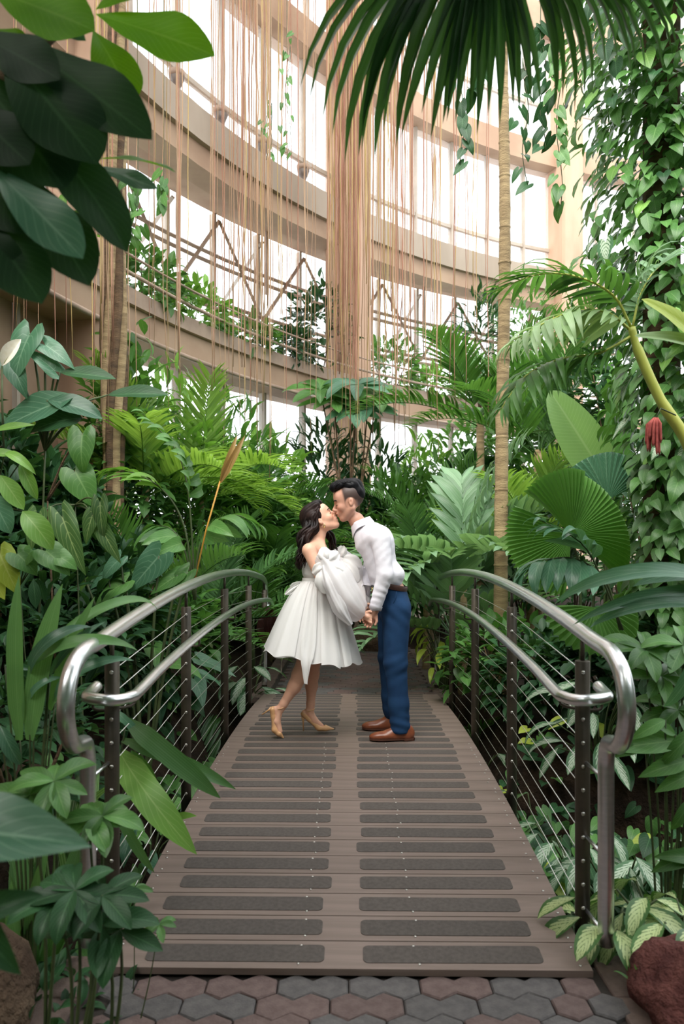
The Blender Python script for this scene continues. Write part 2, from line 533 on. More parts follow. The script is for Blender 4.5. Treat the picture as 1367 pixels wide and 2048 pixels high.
def paving(name, label, y0, y1, half, z, kerb=True, cut=None):
    rt_ = empty(name, B(0, y0, z), label, 'paving', kind='structure')
    base = rt_.location.copy()
    MB().box((0, (y1 - y0) / 2, -0.055), (2 * half + 0.3, y1 - y0, 0.08)).build('joint_sand', M['sand'], rt_, False)
    row = 0
    y = y0 + HH / 2
    while y < y1 - 0.03:
        x = -half - 0.02 + hw * (0.5 if row % 2 else 0.0)
        k = 0
        while x < half - hw * 0.15:
            one = (k == 0 and (row // 2) % 2) or x + 2 * hw > half + 0.06
            me = single_me if one else pair_me
            wid = hw if one else 2 * hw
            cx = x + wid / 2
            if cut is None or cut(cx, y):
                mt = M['paver_red'] if rng.random() < 0.55 else M['paver_grey']
                o = obj('paver', me, mt, rt_, B(cx, y, z + rng.uniform(-0.003, 0.003)) - base)
                o.rotation_euler = (rng.normal(0, 0.006), rng.normal(0, 0.006), 0)
            x += wid; k += 1
        y += hp; row += 1
    if kerb:
        y = y0 + 0.125
        while y < y1 - 0.05:
            for s in (-1, 1):
                o = obj('kerb_paver', kerb_me, M['kerb'], rt_, B(s * (half + 0.14), y, z + rng.uniform(-0.006, 0.006)) - base)
                o.rotation_euler.z = rng.normal(0, 0.02)
            y += 0.255
    return rt_
paving('floor', 'red and grey interlocking hexagon paving in front of the bridge', 0.9, 2.62, 0.80, -0.046)
paving('floor', 'far brick paving beyond the bridge behind the couple', 7.12, 10.6, 0.74, -0.015)

# ================================================================ the bridge
def deck_z(y): return 0.10 - 0.0205 * (y - 4.95) ** 2
Y0, NPL = 2.535, 30
PITCH = 0.155
bridge = empty('foot_bridge', B(0, Y0, 0), 'arched footbridge of brown planks with dark grip strips', 'bridge')
bb = bridge.location.copy()
plank_me = MB().prism([(-0.83, -0.0755), (0.83, -0.0755), (0.83, 0.0755), (-0.83, 0.0755)], -0.024, 0, 0.003).mesh('plank', False)
def rrect(x0, x1, y0, y1, r, n=4):
    out = []
    for cx, cy, a0 in ((x1 - r, y0 + r, -90), (x1 - r, y1 - r, 0), (x0 + r, y1 - r, 90), (x0 + r, y0 + r, 180)):
        for k in range(n + 1):
            a = R(a0 + 90 * k / n)
            out.append((cx + r * math.cos(a), cy + r * math.sin(a)))
    return out
strip_L = MB().prism(rrect(-0.31, 0.31, -0.047, 0.047, 0.02), 0, 0.002).mesh('grip_strip', False)
screw_me = MB().tube([(0, 0, 0), (0, 0, 0.0025)], [0.0055, 0.004], 8).mesh('screw')
for i in range(NPL):
    y = Y0 + PITCH * (i + 0.5)
    z = deck_z(y)
    p = obj('plank', plank_me, M['plank'], bridge, B(0, y, z) - bb)
    p.rotation_euler = (-math.atan(0.041 * (y - 4.95)), 0, -0.0143)
    jit = rng.normal(0, 0.008, 4)
    for s, cx in ((-1, -0.398), (1, 0.362)):
        g_ = obj('grip_strip', strip_L, M['strip'], p, (cx + jit[s], 0.004 + jit[2] * 0.3, 0.0002))
        g_.rotation_euler.z = rng.normal(0, 0.003)
    if i < 16:
        for sx in (-0.80, -0.155, 0.24, 0.79):
            for sy in (-0.05, 0.05):
                obj('screw', screw_me, M['screw'], p, (sx + rng.normal(0, 0.006), sy, 0.0005))
for s in (-1, 1):
    m = MB()
    pts = [(B(s * 0.80, y, deck_z(y))) for y in np.linspace(Y0 + 0.01, Y0 + NPL * PITCH - 0.01, 20)]
    v, f = [], []
    for p in pts:
        for dx, dz in ((-0.025, -0.24), (0.025, -0.24), (0.025, -0.026), (-0.025, -0.026)):
            v.append(Vector((p.x + dx, p.y, p.z + dz)) - bb)
    for i in range(19):
        for k in range(4):
            k2 = (k + 1) % 4
            f.append((i * 4 + k, i * 4 + k2, (i + 1) * 4 + k2, (i + 1) * 4 + k))
    f += [(3, 2, 1, 0), (76, 77, 78, 79)]
    m.add(v, f).build('stringer', M['stringer'], bridge, False)

# ---------------------------------------------------------------- railings
POST_Y = [2.77, 4.0, 5.2, 6.4, 7.55]
def top_z(y): return 1.222 - 0.0235 * (y - 5.1) ** 2
def low_z(y): return 0.972 - 0.0190 * (y - 5.2) ** 2
TUBE = 0.0275
post_screw = MB().tube([(0, 0, 0), (0, -0.004, 0)], [0.008, 0.006], 10).mesh('screw')
def railing(s, label):
    rt_ = empty('railing', B(s * 0.868, 2.77, -0.05), label, 'railing', 'bridge railings')
    b0 = rt_.location.copy()
    L = lambda x, y, z: B(s * x, y, z) - b0
    # the top rail: loops down at the near end into an offset upright
    pts = [(0.897, 2.60, 0.03), (0.897, 2.60, 0.35), (0.897, 2.60, 0.60), (0.897, 2.595, 0.68), (0.894, 2.565, 0.735), (0.888, 2.50, 0.752),
           (0.882, 2.43, 0.765), (0.878, 2.375, 0.81), (0.875, 2.34, 0.88), (0.873, 2.345, 0.955), (0.871, 2.385, 1.02), (0.869, 2.47, 1.062)]
    for y in np.linspace(2.62, 7.35, 16): pts.append((0.868, y, top_z(y)))
    pts += [(0.868, 7.52, 1.07), (0.868, 7.60, 1.03), (0.868, 7.64, 0.93), (0.868, 7.63, 0.82), (0.868, 7.56, 0.70), (0.868, 7.55, 0.3), (0.868, 7.55, 0.02)]
    MB().tube(catmull([L(*p) for p in pts], 6), TUBE, 16).build('top_rail', M['steel'], rt_)
    # the lower handrail on the inner side, hooked round the first post
    pts = [(0.955, 2.86, 0.878), (0.955, 2.80, 0.868), (0.945, 2.725, 0.866), (0.915, 2.69, 0.866), (0.86, 2.675, 0.862), (0.82, 2.70, 0.858), (0.795, 2.76, 0.858), (0.79, 2.83, 0.860)]
    for y in np.linspace(3.15, 7.3, 10): pts.append((0.79, y, low_z(y)))
    pts += [(0.792, 7.5, 0.83), (0.81, 7.62, 0.81), (0.86, 7.66, 0.80)]
    MB().tube(catmull([L(*p) for p in pts], 6), 0.0215, 14).build('handrail', M['steel'], rt_)
    tops = []
    for i, y in enumerate(POST_Y):
        zt = top_z(y) - 0.105
        zb = deck_z(min(y, 7.1)) - 0.30
        tops.append(zt)
        post = obj('post', MB().tube([L(0.868, y, zb), L(0.868, y, zt - 0.003), L(0.868, y, zt)], [0.027, 0.027, 0.0245], 16).mesh('post'), M['post'], rt_)
        MB().tube([L(0.868, y, zt - 0.005), L(0.868, y, top_z(y) - 0.02)], 0.0085, 8).build('rail_pin', M['post'], rt_)
        # bracket carrying the lower handrail
        zl = low_z(y) if i else 0.865
        br = MB()
        if i == 0:
            br.tube(catmull([L(0.815, 2.86, zl - 0.005), L(0.815, 2.86, zl - 0.055), L(0.868, 2.79, zl - 0.06), L(0.94, 2.79, zl - 0.06), L(0.943, 2.79, zl - 0.012)], 5), 0.006, 6)
        else:
            br.tube(catmull([L(0.79, y - 0.05, zl - 0.01), L(0.79, y - 0.05, zl - 0.055), L(0.83, y - 0.04, zl - 0.06), L(0.868, y, zl - 0.06)], 5), 0.006, 6)
        br.build('bracket', M['post'], rt_)
        if i < 2:
            for k in range(12):
                zc = zt - 0.04 - 0.0862 * k
                if zc < zb + 0.1: break
                obj('screw', post_screw, M['screw'], post, L(0.868 - 0.006, y - 0.0265, zc))
    if True:
        for k in range(3):      # stubs between the offset upright and the first post
            zc = 0.60 - 0.27 * k
            MB().tube([L(0.895, 2.61, zc), L(0.872, 2.76, zc + 0.02)], 0.007, 6).build('stub', M['steel'], rt_)
    for k in range(12):
        dz = 0.04 + 0.0862 * k
        pts = []
        for i in range(len(POST_Y) - 1):
            ya, yb = POST_Y[i], POST_Y[i + 1]
            za, zb_ = tops[i] - dz, tops[i + 1] - dz
            pts += [L(0.868, ya, za)] if i == 0 else []
            pts += [L(0.868, yb, zb_)]
        MB().tube(pts, 0.0017, 5).build('cable', M['cable'], rt_)
    return rt_
railing(-1, 'left tubular steel railing with cables, beside the woman in white')
railing(1, 'right tubular steel railing with cables, beside the man in blue trousers')

# stones beside the paths
def rock(name, c, s, seed, mt, label, cat='rock', group=None):
    r2 = np.random.default_rng(seed)
    import bmesh
    bm = bmesh.new()
    bmesh.ops.create_icosphere(bm, subdivisions=4, radius=1)
    dirs = r2.normal(size=(16, 3)); dirs /= np.linalg.norm(dirs, axis=1)[:, None]
    offs = r2.uniform(0.62, 0.95, 16)
    for v in bm.verts:
        n = np.array(v.co); n /= np.linalg.norm(n)
        r = 1.0
        for d_, o_ in zip(dirs, offs):
            k = n @ d_
            if k > 0.05: r = min(r, o_ / k)
        r += 0.05 * math.sin(9 * n[0] + seed) * math.sin(8 * n[1]) * math.sin(10 * n[2]) + 0.025 * math.sin(23 * n[0]) * math.sin(21 * n[2] + 1) * math.sin(19 * n[1])
        v.co = Vector((n[0] * r * s[0], n[1] * r * s[1], n[2] * r * s[2]))
    me = bpy.data.meshes.new(name); bm.to_mesh(me); bm.free()
    me.polygons.foreach_set('use_smooth', np.ones(len(me.polygons), dtype=bool))
    o = obj(name, me, mt, None, c)
    return tag(o, label, cat, group)
rock('lava_rock', (1.15, 2.30, -0.02), (0.29, 0.27, 0.25), 3, M['lava'], 'rough dark red lava rock at the bottom right corner')
rock('boulder', (0.36, 10.4, 0.06), (0.34, 0.3, 0.25), 5, M['rock'], 'brown boulder at the end of the far brick path')
rock('boulder', (-0.42, 10.6, 0.05), (0.36, 0.3, 0.22), 6, M['rock'], 'low brown stone behind the hem of the white dress')
rock('boulder', (1.25, 7.65, 0.05), (0.22, 0.3, 0.2), 8, M['rock'], 'mossy stone edging the far path right of the man')
rock('boulder', (-1.16, 2.28, -0.02), (0.22, 0.26, 0.26), 9, M['rock'], 'dark mossy stone at the bottom left corner')
# ================================================================ figures: signed-distance modelling
class Field:
    def __init__(self, lo, hi, h):
        self.lo = np.array(lo, dtype=np.float32); self.h = h
        self.n = np.ceil((np.array(hi) - np.array(lo)) / h).astype(int) + 1
        self.f = np.full(self.n, 1.0, dtype=np.float32)
    def _sub(self, lo, hi, pad):
        a = np.maximum(0, np.floor((np.minimum(lo, hi) - pad - self.lo) / self.h).astype(int))
        b = np.minimum(self.n, np.ceil((np.maximum(lo, hi) + pad - self.lo) / self.h).astype(int) + 1)
        ax = [self.lo[i] + self.h * np.arange(a[i], max(a[i], b[i]), dtype=np.float32) for i in range(3)]
        sl = tuple(slice(a[i], max(a[i], b[i])) for i in range(3))
        return sl, ax[0][:, None, None], ax[1][None, :, None], ax[2][None, None, :]
    def _join(self, sl, d, k, sub=False):
        g = self.f[sl]
        if g.size == 0: return
        if sub:
            d = -d
            hh = np.clip(0.5 - 0.5 * (d - g) / -k, 0, 1) if False else np.clip(0.5 + 0.5 * (d - g) / k, 0, 1)
            self.f[sl] = g * (1 - hh) + d * hh + k * hh * (1 - hh)
        else:
            hh = np.clip(0.5 + 0.5 * (d - g) / k, 0, 1)
            self.f[sl] = d * (1 - hh) + g * hh - k * hh * (1 - hh)
    def cone(self, a, b, ra, rb=None, k=0.02, ys=1.0, sub=False):
        rb = ra if rb is None else rb
        a = np.array(a, dtype=np.float32); b = np.array(b, dtype=np.float32)
        m = max(ra, rb) * max(ys, 1) + k + 0.02
        sl, x, y, z = self._sub(a, b, m)
        ab = b - a; ab2 = ab.copy(); ab2[1] /= ys
        L = float(ab2 @ ab2) + 1e-9
        px, py, pz = x - a[0], (y - a[1]) / ys, z - a[2]
        t = np.clip((px * ab2[0] + py * ab2[1] + pz * ab2[2]) / L, 0, 1)
        d = np.sqrt((px - t * ab2[0]) ** 2 + (py - t * ab2[1]) ** 2 + (pz - t * ab2[2]) ** 2) - (ra + t * (rb - ra))
        self._join(sl, d, k, sub); return self
    def ell(self, c, r, k=0.02, rot=None, sub=False):
        c = np.array(c, dtype=np.float32)
        m = max(r) + k + 0.02
        sl, x, y, z = self._sub(c, c, m)
        q = [x - c[0], y - c[1], z - c[2]]
        if rot is not None:
            Rt = np.array(rot.transposed())
            q = [Rt[i][0] * q[0] + Rt[i][1] * q[1] + Rt[i][2] * q[2] for i in range(3)]
        k0 = np.sqrt((q[0] / r[0]) ** 2 + (q[1] / r[1]) ** 2 + (q[2] / r[2]) ** 2)
        k1 = np.sqrt((q[0] / r[0] ** 2) ** 2 + (q[1] / r[1] ** 2) ** 2 + (q[2] / r[2] ** 2) ** 2)
        d = k0 * (k0 - 1) / np.maximum(k1, 1e-6)
        self._join(sl, d, k, sub); return self
    def chain(self, pts, k=0.02, ys=1.0):
        for (a, ra), (b, rb) in zip(pts[:-1], pts[1:]): self.cone(a, b, ra, rb, k, ys)
        return self
    def cut(self, p, nrm, k=0.004):
        """keeps the side the normal points away from"""
        nrm = np.array(nrm, dtype=np.float32); nrm /= np.linalg.norm(nrm)
        x = self.lo[0] + self.h * np.arange(self.n[0], dtype=np.float32)[:, None, None]
        y = self.lo[1] + self.h * np.arange(self.n[1], dtype=np.float32)[None, :, None]
        z = self.lo[2] + self.h * np.arange(self.n[2], dtype=np.float32)[None, None, :]
        d = (x - p[0]) * nrm[0] + (y - p[1]) * nrm[1] + (z - p[2]) * nrm[2]
        self.f = np.maximum(self.f, d); return self
    def surface(self, smooth=2):
        f = self.f; s = f < 0
        nx, ny, nz = f.shape
        c = np.zeros((nx - 1, ny - 1, nz - 1), dtype=np.int8)
        for i in (0, 1):
            for j in (0, 1):
                for k in (0, 1):
                    c += s[i:nx - 1 + i, j:ny - 1 + j, k:nz - 1 + k]
        act = np.argwhere((c > 0) & (c < 8))
        if len(act) == 0: return np.zeros((0, 3)), []
        idx = np.full(c.shape, -1, dtype=np.int32)
        idx[tuple(act.T)] = np.arange(len(act))
        acc = np.zeros((len(act), 3), dtype=np.float64); cnt = np.zeros(len(act))
        for ax in range(3):
            o1, o2 = [q for q in range(3) if q != ax]
            for u in (0, 1):
                for w in (0, 1):
                    o = np.zeros(3, dtype=int); o[o1] = u; o[o2] = w
                    e = o.copy(); e[ax] = 1
                    fa = f[tuple((act + o).T)]; fb = f[tuple((act + e).T)]
                    mk = (fa < 0) != (fb < 0)
                    t = np.where(mk, fa / np.where(mk, fa - fb, 1), 0)
                    pos = np.tile(o.astype(float), (len(act), 1)); pos[:, ax] = t
                    acc += pos * mk[:, None]; cnt += mk
        v = self.lo + self.h * (act + acc / cnt[:, None])
        quads = []
        for ax in range(3):
            o1, o2 = [(1, 2), (2, 0), (0, 1)][ax]
            sl0 = [slice(None)] * 3; sl1 = [slice(None)] * 3
            sl0[ax] = slice(0, -1); sl1[ax] = slice(1, None)
            sa, sb = s[tuple(sl0)], s[tuple(sl1)]
            e = np.argwhere(sa != sb)
            ok = (e[:, o1] > 0) & (e[:, o2] > 0) & (e[:, o1] < f.shape[o1] - 1) & (e[:, o2] < f.shape[o2] - 1)
            e = e[ok]
            fl = sa[tuple(e.T)]
            def at(d1, d2):
                q = e.copy(); q[:, o1] += d1; q[:, o2] += d2
                return idx[tuple(q.T)]
            q = np.stack([at(-1, -1), at(0, -1), at(0, 0), at(-1, 0)], 1)
            q[~fl] = q[~fl][:, ::-1]
            quads.append(q)
        q = np.concatenate(quads)
        ed = np.concatenate([q[:, [0, 1]], q[:, [1, 2]], q[:, [2, 3]], q[:, [3, 0]]])
        for _ in range(smooth):
            a = np.zeros_like(v); n = np.zeros(len(v))
            for col in range(3):
                a[:, col] = np.bincount(ed[:, 0], v[ed[:, 1], col], len(v)) + np.bincount(ed[:, 1], v[ed[:, 0], col], len(v))
            n = np.bincount(ed[:, 0], minlength=len(v)) + np.bincount(ed[:, 1], minlength=len(v))
            v = v * 0.5 + 0.5 * a / n[:, None]
        return v, q

def vnormals(v, q):
    n = np.zeros_like(v)
    fn = np.cross(v[q[:, 2]] - v[q[:, 0]], v[q[:, 3]] - v[q[:, 1]])
    for c in range(4):
        for k in range(3): n[:, k] += np.bincount(q[:, c], fn[:, k], len(v))
    return n / np.maximum(np.linalg.norm(n, axis=1), 1e-9)[:, None]

def fmesh(name, v, q, loc):
    me = bpy.data.meshes.new(name)
    v = v - np.array(loc)
    me.from_pydata(v.tolist(), [], q.tolist())
    me.polygons.foreach_set('use_smooth', np.ones(len(me.polygons), dtype=bool))
    return me

def paint(me, col, name='tint'):
    at = me.color_attributes.new(name, 'FLOAT_COLOR', 'POINT')
    c = np.ones((len(me.vertices), 4), dtype=np.float32); c[:, :col.shape[1]] = col
    at.data.foreach_set('color', c.ravel())

SC = 5.2 / F_PX
def Q(px, py, dy=0.0):
    return np.array([(px - 683.5) * SC, 5.2 + dy, CZ - (py - HOR) * SC])

class Frame:
    """head or shoe frame: local (forward, side, up) to world"""
    def __init__(self, o, fwd, up, s=1.0):
        f = Vector(fwd).normalized(); u = Vector(up); u = (u - f * u.dot(f)).normalized()
        self.l = u.cross(f); self.f = f; self.u = u; self.o = Vector(o); self.s = s
        self.rot = Matrix((f, self.l, u)).transposed()
    def __call__(self, x, y, z):
        return self.o + (self.f * x + self.l * y + self.u * z) * self.s
    def inv(self, v):
        d = (v - np.array(self.o)) / self.s
        return np.stack([d @ np.array(self.f), d @ np.array(self.l), d @ np.array(self.u)], 1)

def add_head(F, H_, fem=False):
    s = H_.s
    E = lambda c, r, k=0.015, sub=False, rot=None: F.ell(H_(*c), [q * s for q in r], k, H_.rot if rot is None else H_.rot @ rot, sub)
    C = lambda a, b, ra, rb, k=0.012, sub=False: F.cone(H_(*a), H_(*b), ra * s, rb * s, k, 1.0, sub)
    E((-0.014, 0, 0.036), (0.097, 0.075, 0.088), 0.02)
    E((0.030, 0, -0.022), (0.060, 0.060, 0.085), 0.03)
    E((0.066, 0, 0.045), (0.024, 0.050, 0.04), 0.03)
    jw = 0.046 if fem else 0.052
    for sd in (-1, 1):
        C((-0.006, sd * jw, -0.052), (0.058, sd * 0.017, -0.098), 0.020, 0.017, 0.025)
        E((0.060, sd * 0.040, -0.028), (0.024, 0.020, 0.022), 0.02)
    E((0.070, 0, -0.099), (0.020, 0.023, 0.018), 0.02)
    E((0.078, 0, 0.020), (0.014, 0.042, 0.011), 0.015)
    for sd in (-1, 1):
        E((0.092, sd * 0.034, 0.000), (0.013, 0.018, 0.012), 0.012, True)
        E((0.073, sd * 0.031, -0.002), (0.013, 0.016, 0.012), 0.006)
    C((0.086, 0, 0.010), (0.111, 0, -0.030), 0.007, 0.0105, 0.010)
    C((0.111, 0, -0.030), (0.096, 0, -0.041), 0.0105, 0.008, 0.006)
    for sd in (-1, 1): E((0.097, sd * 0.012, -0.036), (0.011, 0.0075, 0.0075), 0.006)
    E((0.080, 0, -0.062), (0.018, 0.030, 0.022), 0.02)
    E((0.0955, 0, -0.0605), (0.010, 0.021, 0.0065), 0.005)
    E((0.0925, 0, -0.0735), (0.010, 0.018, 0.0070), 0.005)
    E((0.104, 0, -0.0667), (0.012, 0.022, 0.0018), 0.003, True)
    for sd in (-1, 1):
        rt = Matrix.Rotation(R(-12), 3, 'Y')
        E((-0.010, sd * 0.073, -0.012), (0.016, 0.008, 0.027), 0.006, rot=rt)
        E((-0.007, sd * 0.083, -0.009), (0.009, 0.007, 0.015), 0.004, True, rot=rt)

def head_tint(v, H_, base, lip, fade=None):
    """colours that belong to the skin itself: lips, cheeks, clipped hair at the sides"""
    l = H_.inv(v)
    c = np.tile(np.array(base, dtype=np.float32), (len(v), 1))
    def blend(m, col):
        nonlocal c
        c = c * (1 - m[:, None]) + np.array(col, dtype=np.float32) * m[:, None]
    def blob(cx, cy, cz, rx, ry, rz, p=2.0):
        q = ((l[:, 0] - cx) / rx) ** 2 + ((np.abs(l[:, 1]) - cy) / ry) ** 2 + ((l[:, 2] - cz) / rz) ** 2
        return np.clip(1.6 * (1 - q), 0, 1)
    blend(blob(0.07, 0.042, -0.035, 0.04, 0.025, 0.03) * 0.35, [base[0] * 1.05, base[1] * 0.78, base[2] * 0.72])
    blend(blob(0.098, 0.0, -0.067, 0.018, 0.024, 0.0125), lip)
    if fade is not None:
        z, x, y = l[:, 2], l[:, 0], np.abs(l[:, 1])
        m = np.clip((z - (-0.045 + 0.0 * x)) / 0.05, 0, 1) * np.clip((0.036 - x) / 0.014, 0, 1) * np.clip((z + 0.075) / 0.03, 0, 1)
        m *= np.clip((np.sqrt((x + 0.006) ** 2 + (z + 0.014) ** 2) - 0.030) / 0.008, 0, 1)
        m = np.maximum(m, np.clip((z + 0.075) / 0.03, 0, 1) * np.clip((-0.035 - x) / 0.02, 0, 1) * 0.9)
        near = (np.abs(l) < 0.16).all(1)
        blend(np.clip(m, 0, 0.92) * near, fade)
    return c

def hand(F, w, d, side, s=1.0, curl=0.5, k=0.006, thumb=1):
    """palm, four fingers and a thumb, from wrist w along d; side = direction across the knuckles"""
    w = Vector(w); d = Vector(d).normalized(); side = Vector(side); side = (side - d * side.dot(d)).normalized()
    n = d.cross(side)                      # palm faces -n
    F.cone(w, w + d * 0.045 * s, 0.024 * s, 0.026 * s, 0.012)
    for i, (o, L_) in enumerate(((-0.030, 0.068), (-0.010, 0.078), (0.011, 0.074), (0.030, 0.058))):
        kn = w + d * (0.088 - abs(o) * 0.25) * s + side * o * s
        F.cone(w + d * 0.03 * s + side * o * 0.6 * s, kn, 0.0125 * s, 0.0105 * s, 0.008)
        p = kn; a = 0.0
        for j, fr in enumerate((0.45, 0.31, 0.24)):
            a += curl * (0.8 if j == 0 else 0.95)
            q = p + (d * math.cos(a) - n * math.sin(a)) * L_ * fr * s
            F.cone(p, q, (0.0098 - 0.0010 * j) * s, (0.0090 - 0.0012 * j) * s, 0.003)
            p = q
    b = w + d * 0.022 * s - side * 0.026 * thumb * s
    m_ = b + (d * 0.75 - side * 0.6 * thumb - n * 0.35).normalized() * 0.040 * s
    e = m_ + (d * 0.92 - side * 0.12 * thumb - n * 0.45).normalized() * 0.030 * s
    F.cone(b, m_, 0.0135 * s, 0.0108 * s, 0.008); F.cone(m_, e, 0.0106 * s, 0.0085 * s, 0.003)

def skin_mat(name):
    k = NT(name)
    vc = k.n('ShaderNodeVertexColor', layer_name='tint')
    nz = k.noise(40, k.coord('Object'), 3)
    hs = k.n('ShaderNodeHueSaturation')
    k.set(hs.inputs['Color'], vc.outputs['Color']); k.set(hs.inputs['Value'], k.math('MULTIPLY_ADD', nz, 0.16, 0.92))
    k.set(k.bsdf.inputs['Base Color'], hs.outputs['Color'])
    k.bsdf.inputs['Roughness'].default_value = 0.48
    k.bsdf.inputs['Subsurface Weight'].default_value = 0.08
    k.bsdf.inputs['Subsurface Radius'].default_value = (0.02, 0.008, 0.005)
    k.bsdf.inputs['Subsurface Scale'].default_value = 0.5
    return k.m
M['skin'] = skin_mat('skin')
M['shirt'] = surf('white_shirt_cotton', srgb(226, 223, 232), srgb(234, 232, 240), 0.8, 0, 5, None, 0.35, 0.006, 0.2)
M['navy'] = surf('navy_wool', srgb(24, 52, 86), srgb(30, 62, 98), 0.85, 0, 8, None, 0.2, 0.004, 0.2)
M['belt'] = surf('brown_belt_leather', srgb(64, 40, 36), srgb(80, 52, 44), 0.45, 0, 20)
M['shoe'] = surf('tan_shoe_leather', srgb(112, 58, 36), srgb(138, 80, 54), 0.32, 0, 14)
M['sole'] = surf('dark_sole', srgb(74, 42, 30), None, 0.6)
M['black_hair'] = surf('black_hair', srgb(11, 11, 14), srgb(22, 22, 27), 0.5, 0, 30, (1, 8, 1), spec=0.2)
M['brown_hair'] = surf('dark_brown_hair', srgb(20, 14, 14), srgb(50, 33, 30), 0.5, 0, 9, spec=0.22)
M['nude'] = surf('nude_patent', srgb(206, 158, 112), srgb(216, 170, 126), 0.28, 0, 10)
M['gold'] = surf('gold_earring', (0.8, 0.6, 0.3, 1), None, 0.25, 1.0)

def cloth_mat(name, col, transp, transl):
    k = NT(name)
    k.bsdf.inputs['Base Color'].default_value = col
    k.bsdf.inputs['Roughness'].default_value = 0.55
    k.bsdf.inputs['Specular IOR Level'].default_value = 0.25
    k.bump(k.noise(60, k.coord('Object'), 3), 0.08, 0.003)
    tl = k.n('ShaderNodeBsdfTranslucent'); tl.inputs['Color'].default_value = col
    m1 = k.n('ShaderNodeMixShader'); m1.inputs[0].default_value = transl
    k.t.links.new(k.bsdf.outputs[0], m1.inputs[1]); k.t.links.new(tl.outputs[0], m1.inputs[2])
    last = m1
    if transp:
        tp = k.n('ShaderNodeBsdfTransparent')
        m2 = k.n('ShaderNodeMixShader'); m2.inputs[0].default_value = transp
        k.t.links.new(m1.outputs[0], m2.inputs[1]); k.t.links.new(tp.outputs[0], m2.inputs[2])
        last = m2
    k.t.links.new(last.outputs[0], k.out.inputs['Surface'])
    return k.m
M['dress'] = cloth_mat('ivory_organza', srgb(246, 245, 244), 0.0, 0.30)
M['organza'] = cloth_mat('sheer_organza', srgb(250, 248, 249), 0.10, 0.40)

# ---------------------------------------------------------------- the man
MAN_BASE = np.array([0.37, 5.2, deck_z(5.2) + 0.002])
man = empty('person', MAN_BASE, 'man in white shirt and navy trousers leaning in to kiss', 'person', 'kissing couple')
th = R(15)
HM = Frame(np.array([0.049, 5.185, 1.722]), (-math.cos(th), 0, -math.sin(th)), (-math.sin(th), 0, math.cos(th)), 1.05)
SKM, SKW = srgb(204, 152, 130)[:3], srgb(228, 176, 150)[:3]
F = Field((-0.12, 4.90, 0.10), (0.52, 5.50, 1.90), 0.0042)
F.cone(Q(712, 1040), Q(733, 1072), 0.054, 0.062, 0.03)
F.cone(Q(748, 1078), Q(770, 1160), 0.095, 0.084, 0.03, 1.4)
F.cone(Q(748, 1070, -0.09), Q(757, 1076, -0.17), 0.05, 0.05, 0.03); F.cone(Q(748, 1070, 0.09), Q(752, 1076, 0.17), 0.05, 0.05, 0.03)
WN, WF = Q(747, 1216, -0.20), Q(724, 1210, 0.08)
F.chain([(Q(757, 1080, -0.185), 0.045), (Q(765, 1147, -0.215), 0.038), (WN, 0.026)])
F.chain([(Q(750, 1080, 0.185), 0.045), (Q(742, 1150, 0.20), 0.038), (WF, 0.026)])
F.chain([(Q(784, 1180), 0.084), (Q(786, 1215), 0.09)], 0.03, 1.35)
for (a, b, c) in ((Q(790, 1215, -0.1), Q(788, 1320, -0.12), Q(797, 1452, -0.125)), (Q(782, 1215, 0.09), Q(780, 1320, 0.12), Q(786, 1436, 0.155))):
    F.chain([(a, 0.075), (b, 0.055), (c, 0.038)])
add_head(F, HM)
hand(F, WN + np.array([-0.004, 0, -0.008]), (-0.45, 0.30, -0.85), (-0.85, 0.1, 0.45), 0.90, 0.75, thumb=1)
hand(F, WF, (-0.25, -0.15, -1), (-1, -0.2, 0.2), 0.92, 0.5, thumb=1)
v, q = F.surface(1)
me = fmesh('body', v, q, MAN_BASE)
paint(me, head_tint(v, HM, SKM, srgb(176, 98, 88)[:3], srgb(34, 30, 32)[:3]))
obj('body', me, M['skin'], man)

def folds(v, q, terms):
    n = vnormals(v, q)
    d = np.zeros(len(v))
    for amp, kx, ky, kz, ph, cz, wz in terms:
        env = np.exp(-((v[:, 2] - cz) / wz) ** 2)
        d += amp * env * np.sin(kx * v[:, 0] + ky * v[:, 1] + kz * v[:, 2] + ph + 1.5 * np.sin(9 * v[:, 2] + 7 * v[:, 1]))
    return v + n * d[:, None]

# shirt
F = Field((0.02, 4.88, 0.98), (0.50, 5.52, 1.70), 0.005)
F.cone(Q(726, 1056), Q(738, 1076), 0.063, 0.085, 0.03)
F.cone(Q(747, 1080), Q(771, 1160), 0.112, 0.108, 0.03, 1.50)
F.cone(Q(744, 1064, -0.06), Q(758, 1078, -0.175), 0.062, 0.062, 0.04); F.cone(Q(744, 1064, 0.06), Q(752, 1078, 0.175), 0.062, 0.062, 0.04)
F.ell(Q(766, 1090), (0.075, 0.17, 0.12), 0.04); F.cone(Q(719, 1068), Q(727, 1090), 0.042, 0.06, 0.03, 1.3)
F.chain([(Q(758, 1080, -0.185), 0.064), (Q(766, 1147, -0.218), 0.055), (Q(748, 1209, -0.20), 0.041)], 0.02)
F.chain([(Q(751, 1080, 0.185), 0.064), (Q(742, 1150, 0.205), 0.055), (Q(725, 1203, 0.085), 0.041)], 0.02)
F.ell(Q(776, 1148), (0.113, 0.172, 0.075), 0.04)
F.cut(Q(775, 1172), (0.22, 0, -1)) if False else None
v, q = F.surface(2)
v = folds(v, q, [(0.0012, 60, 10, 110, 0, 1.12, 0.10), (0.0006, 95, 0, -90, 1, 1.40, 0.14), (0.0007, 30, 20, 150, 2, 1.08, 0.08), (0.0007, -110, 0, 60, 0.6, 1.26, 0.16)])
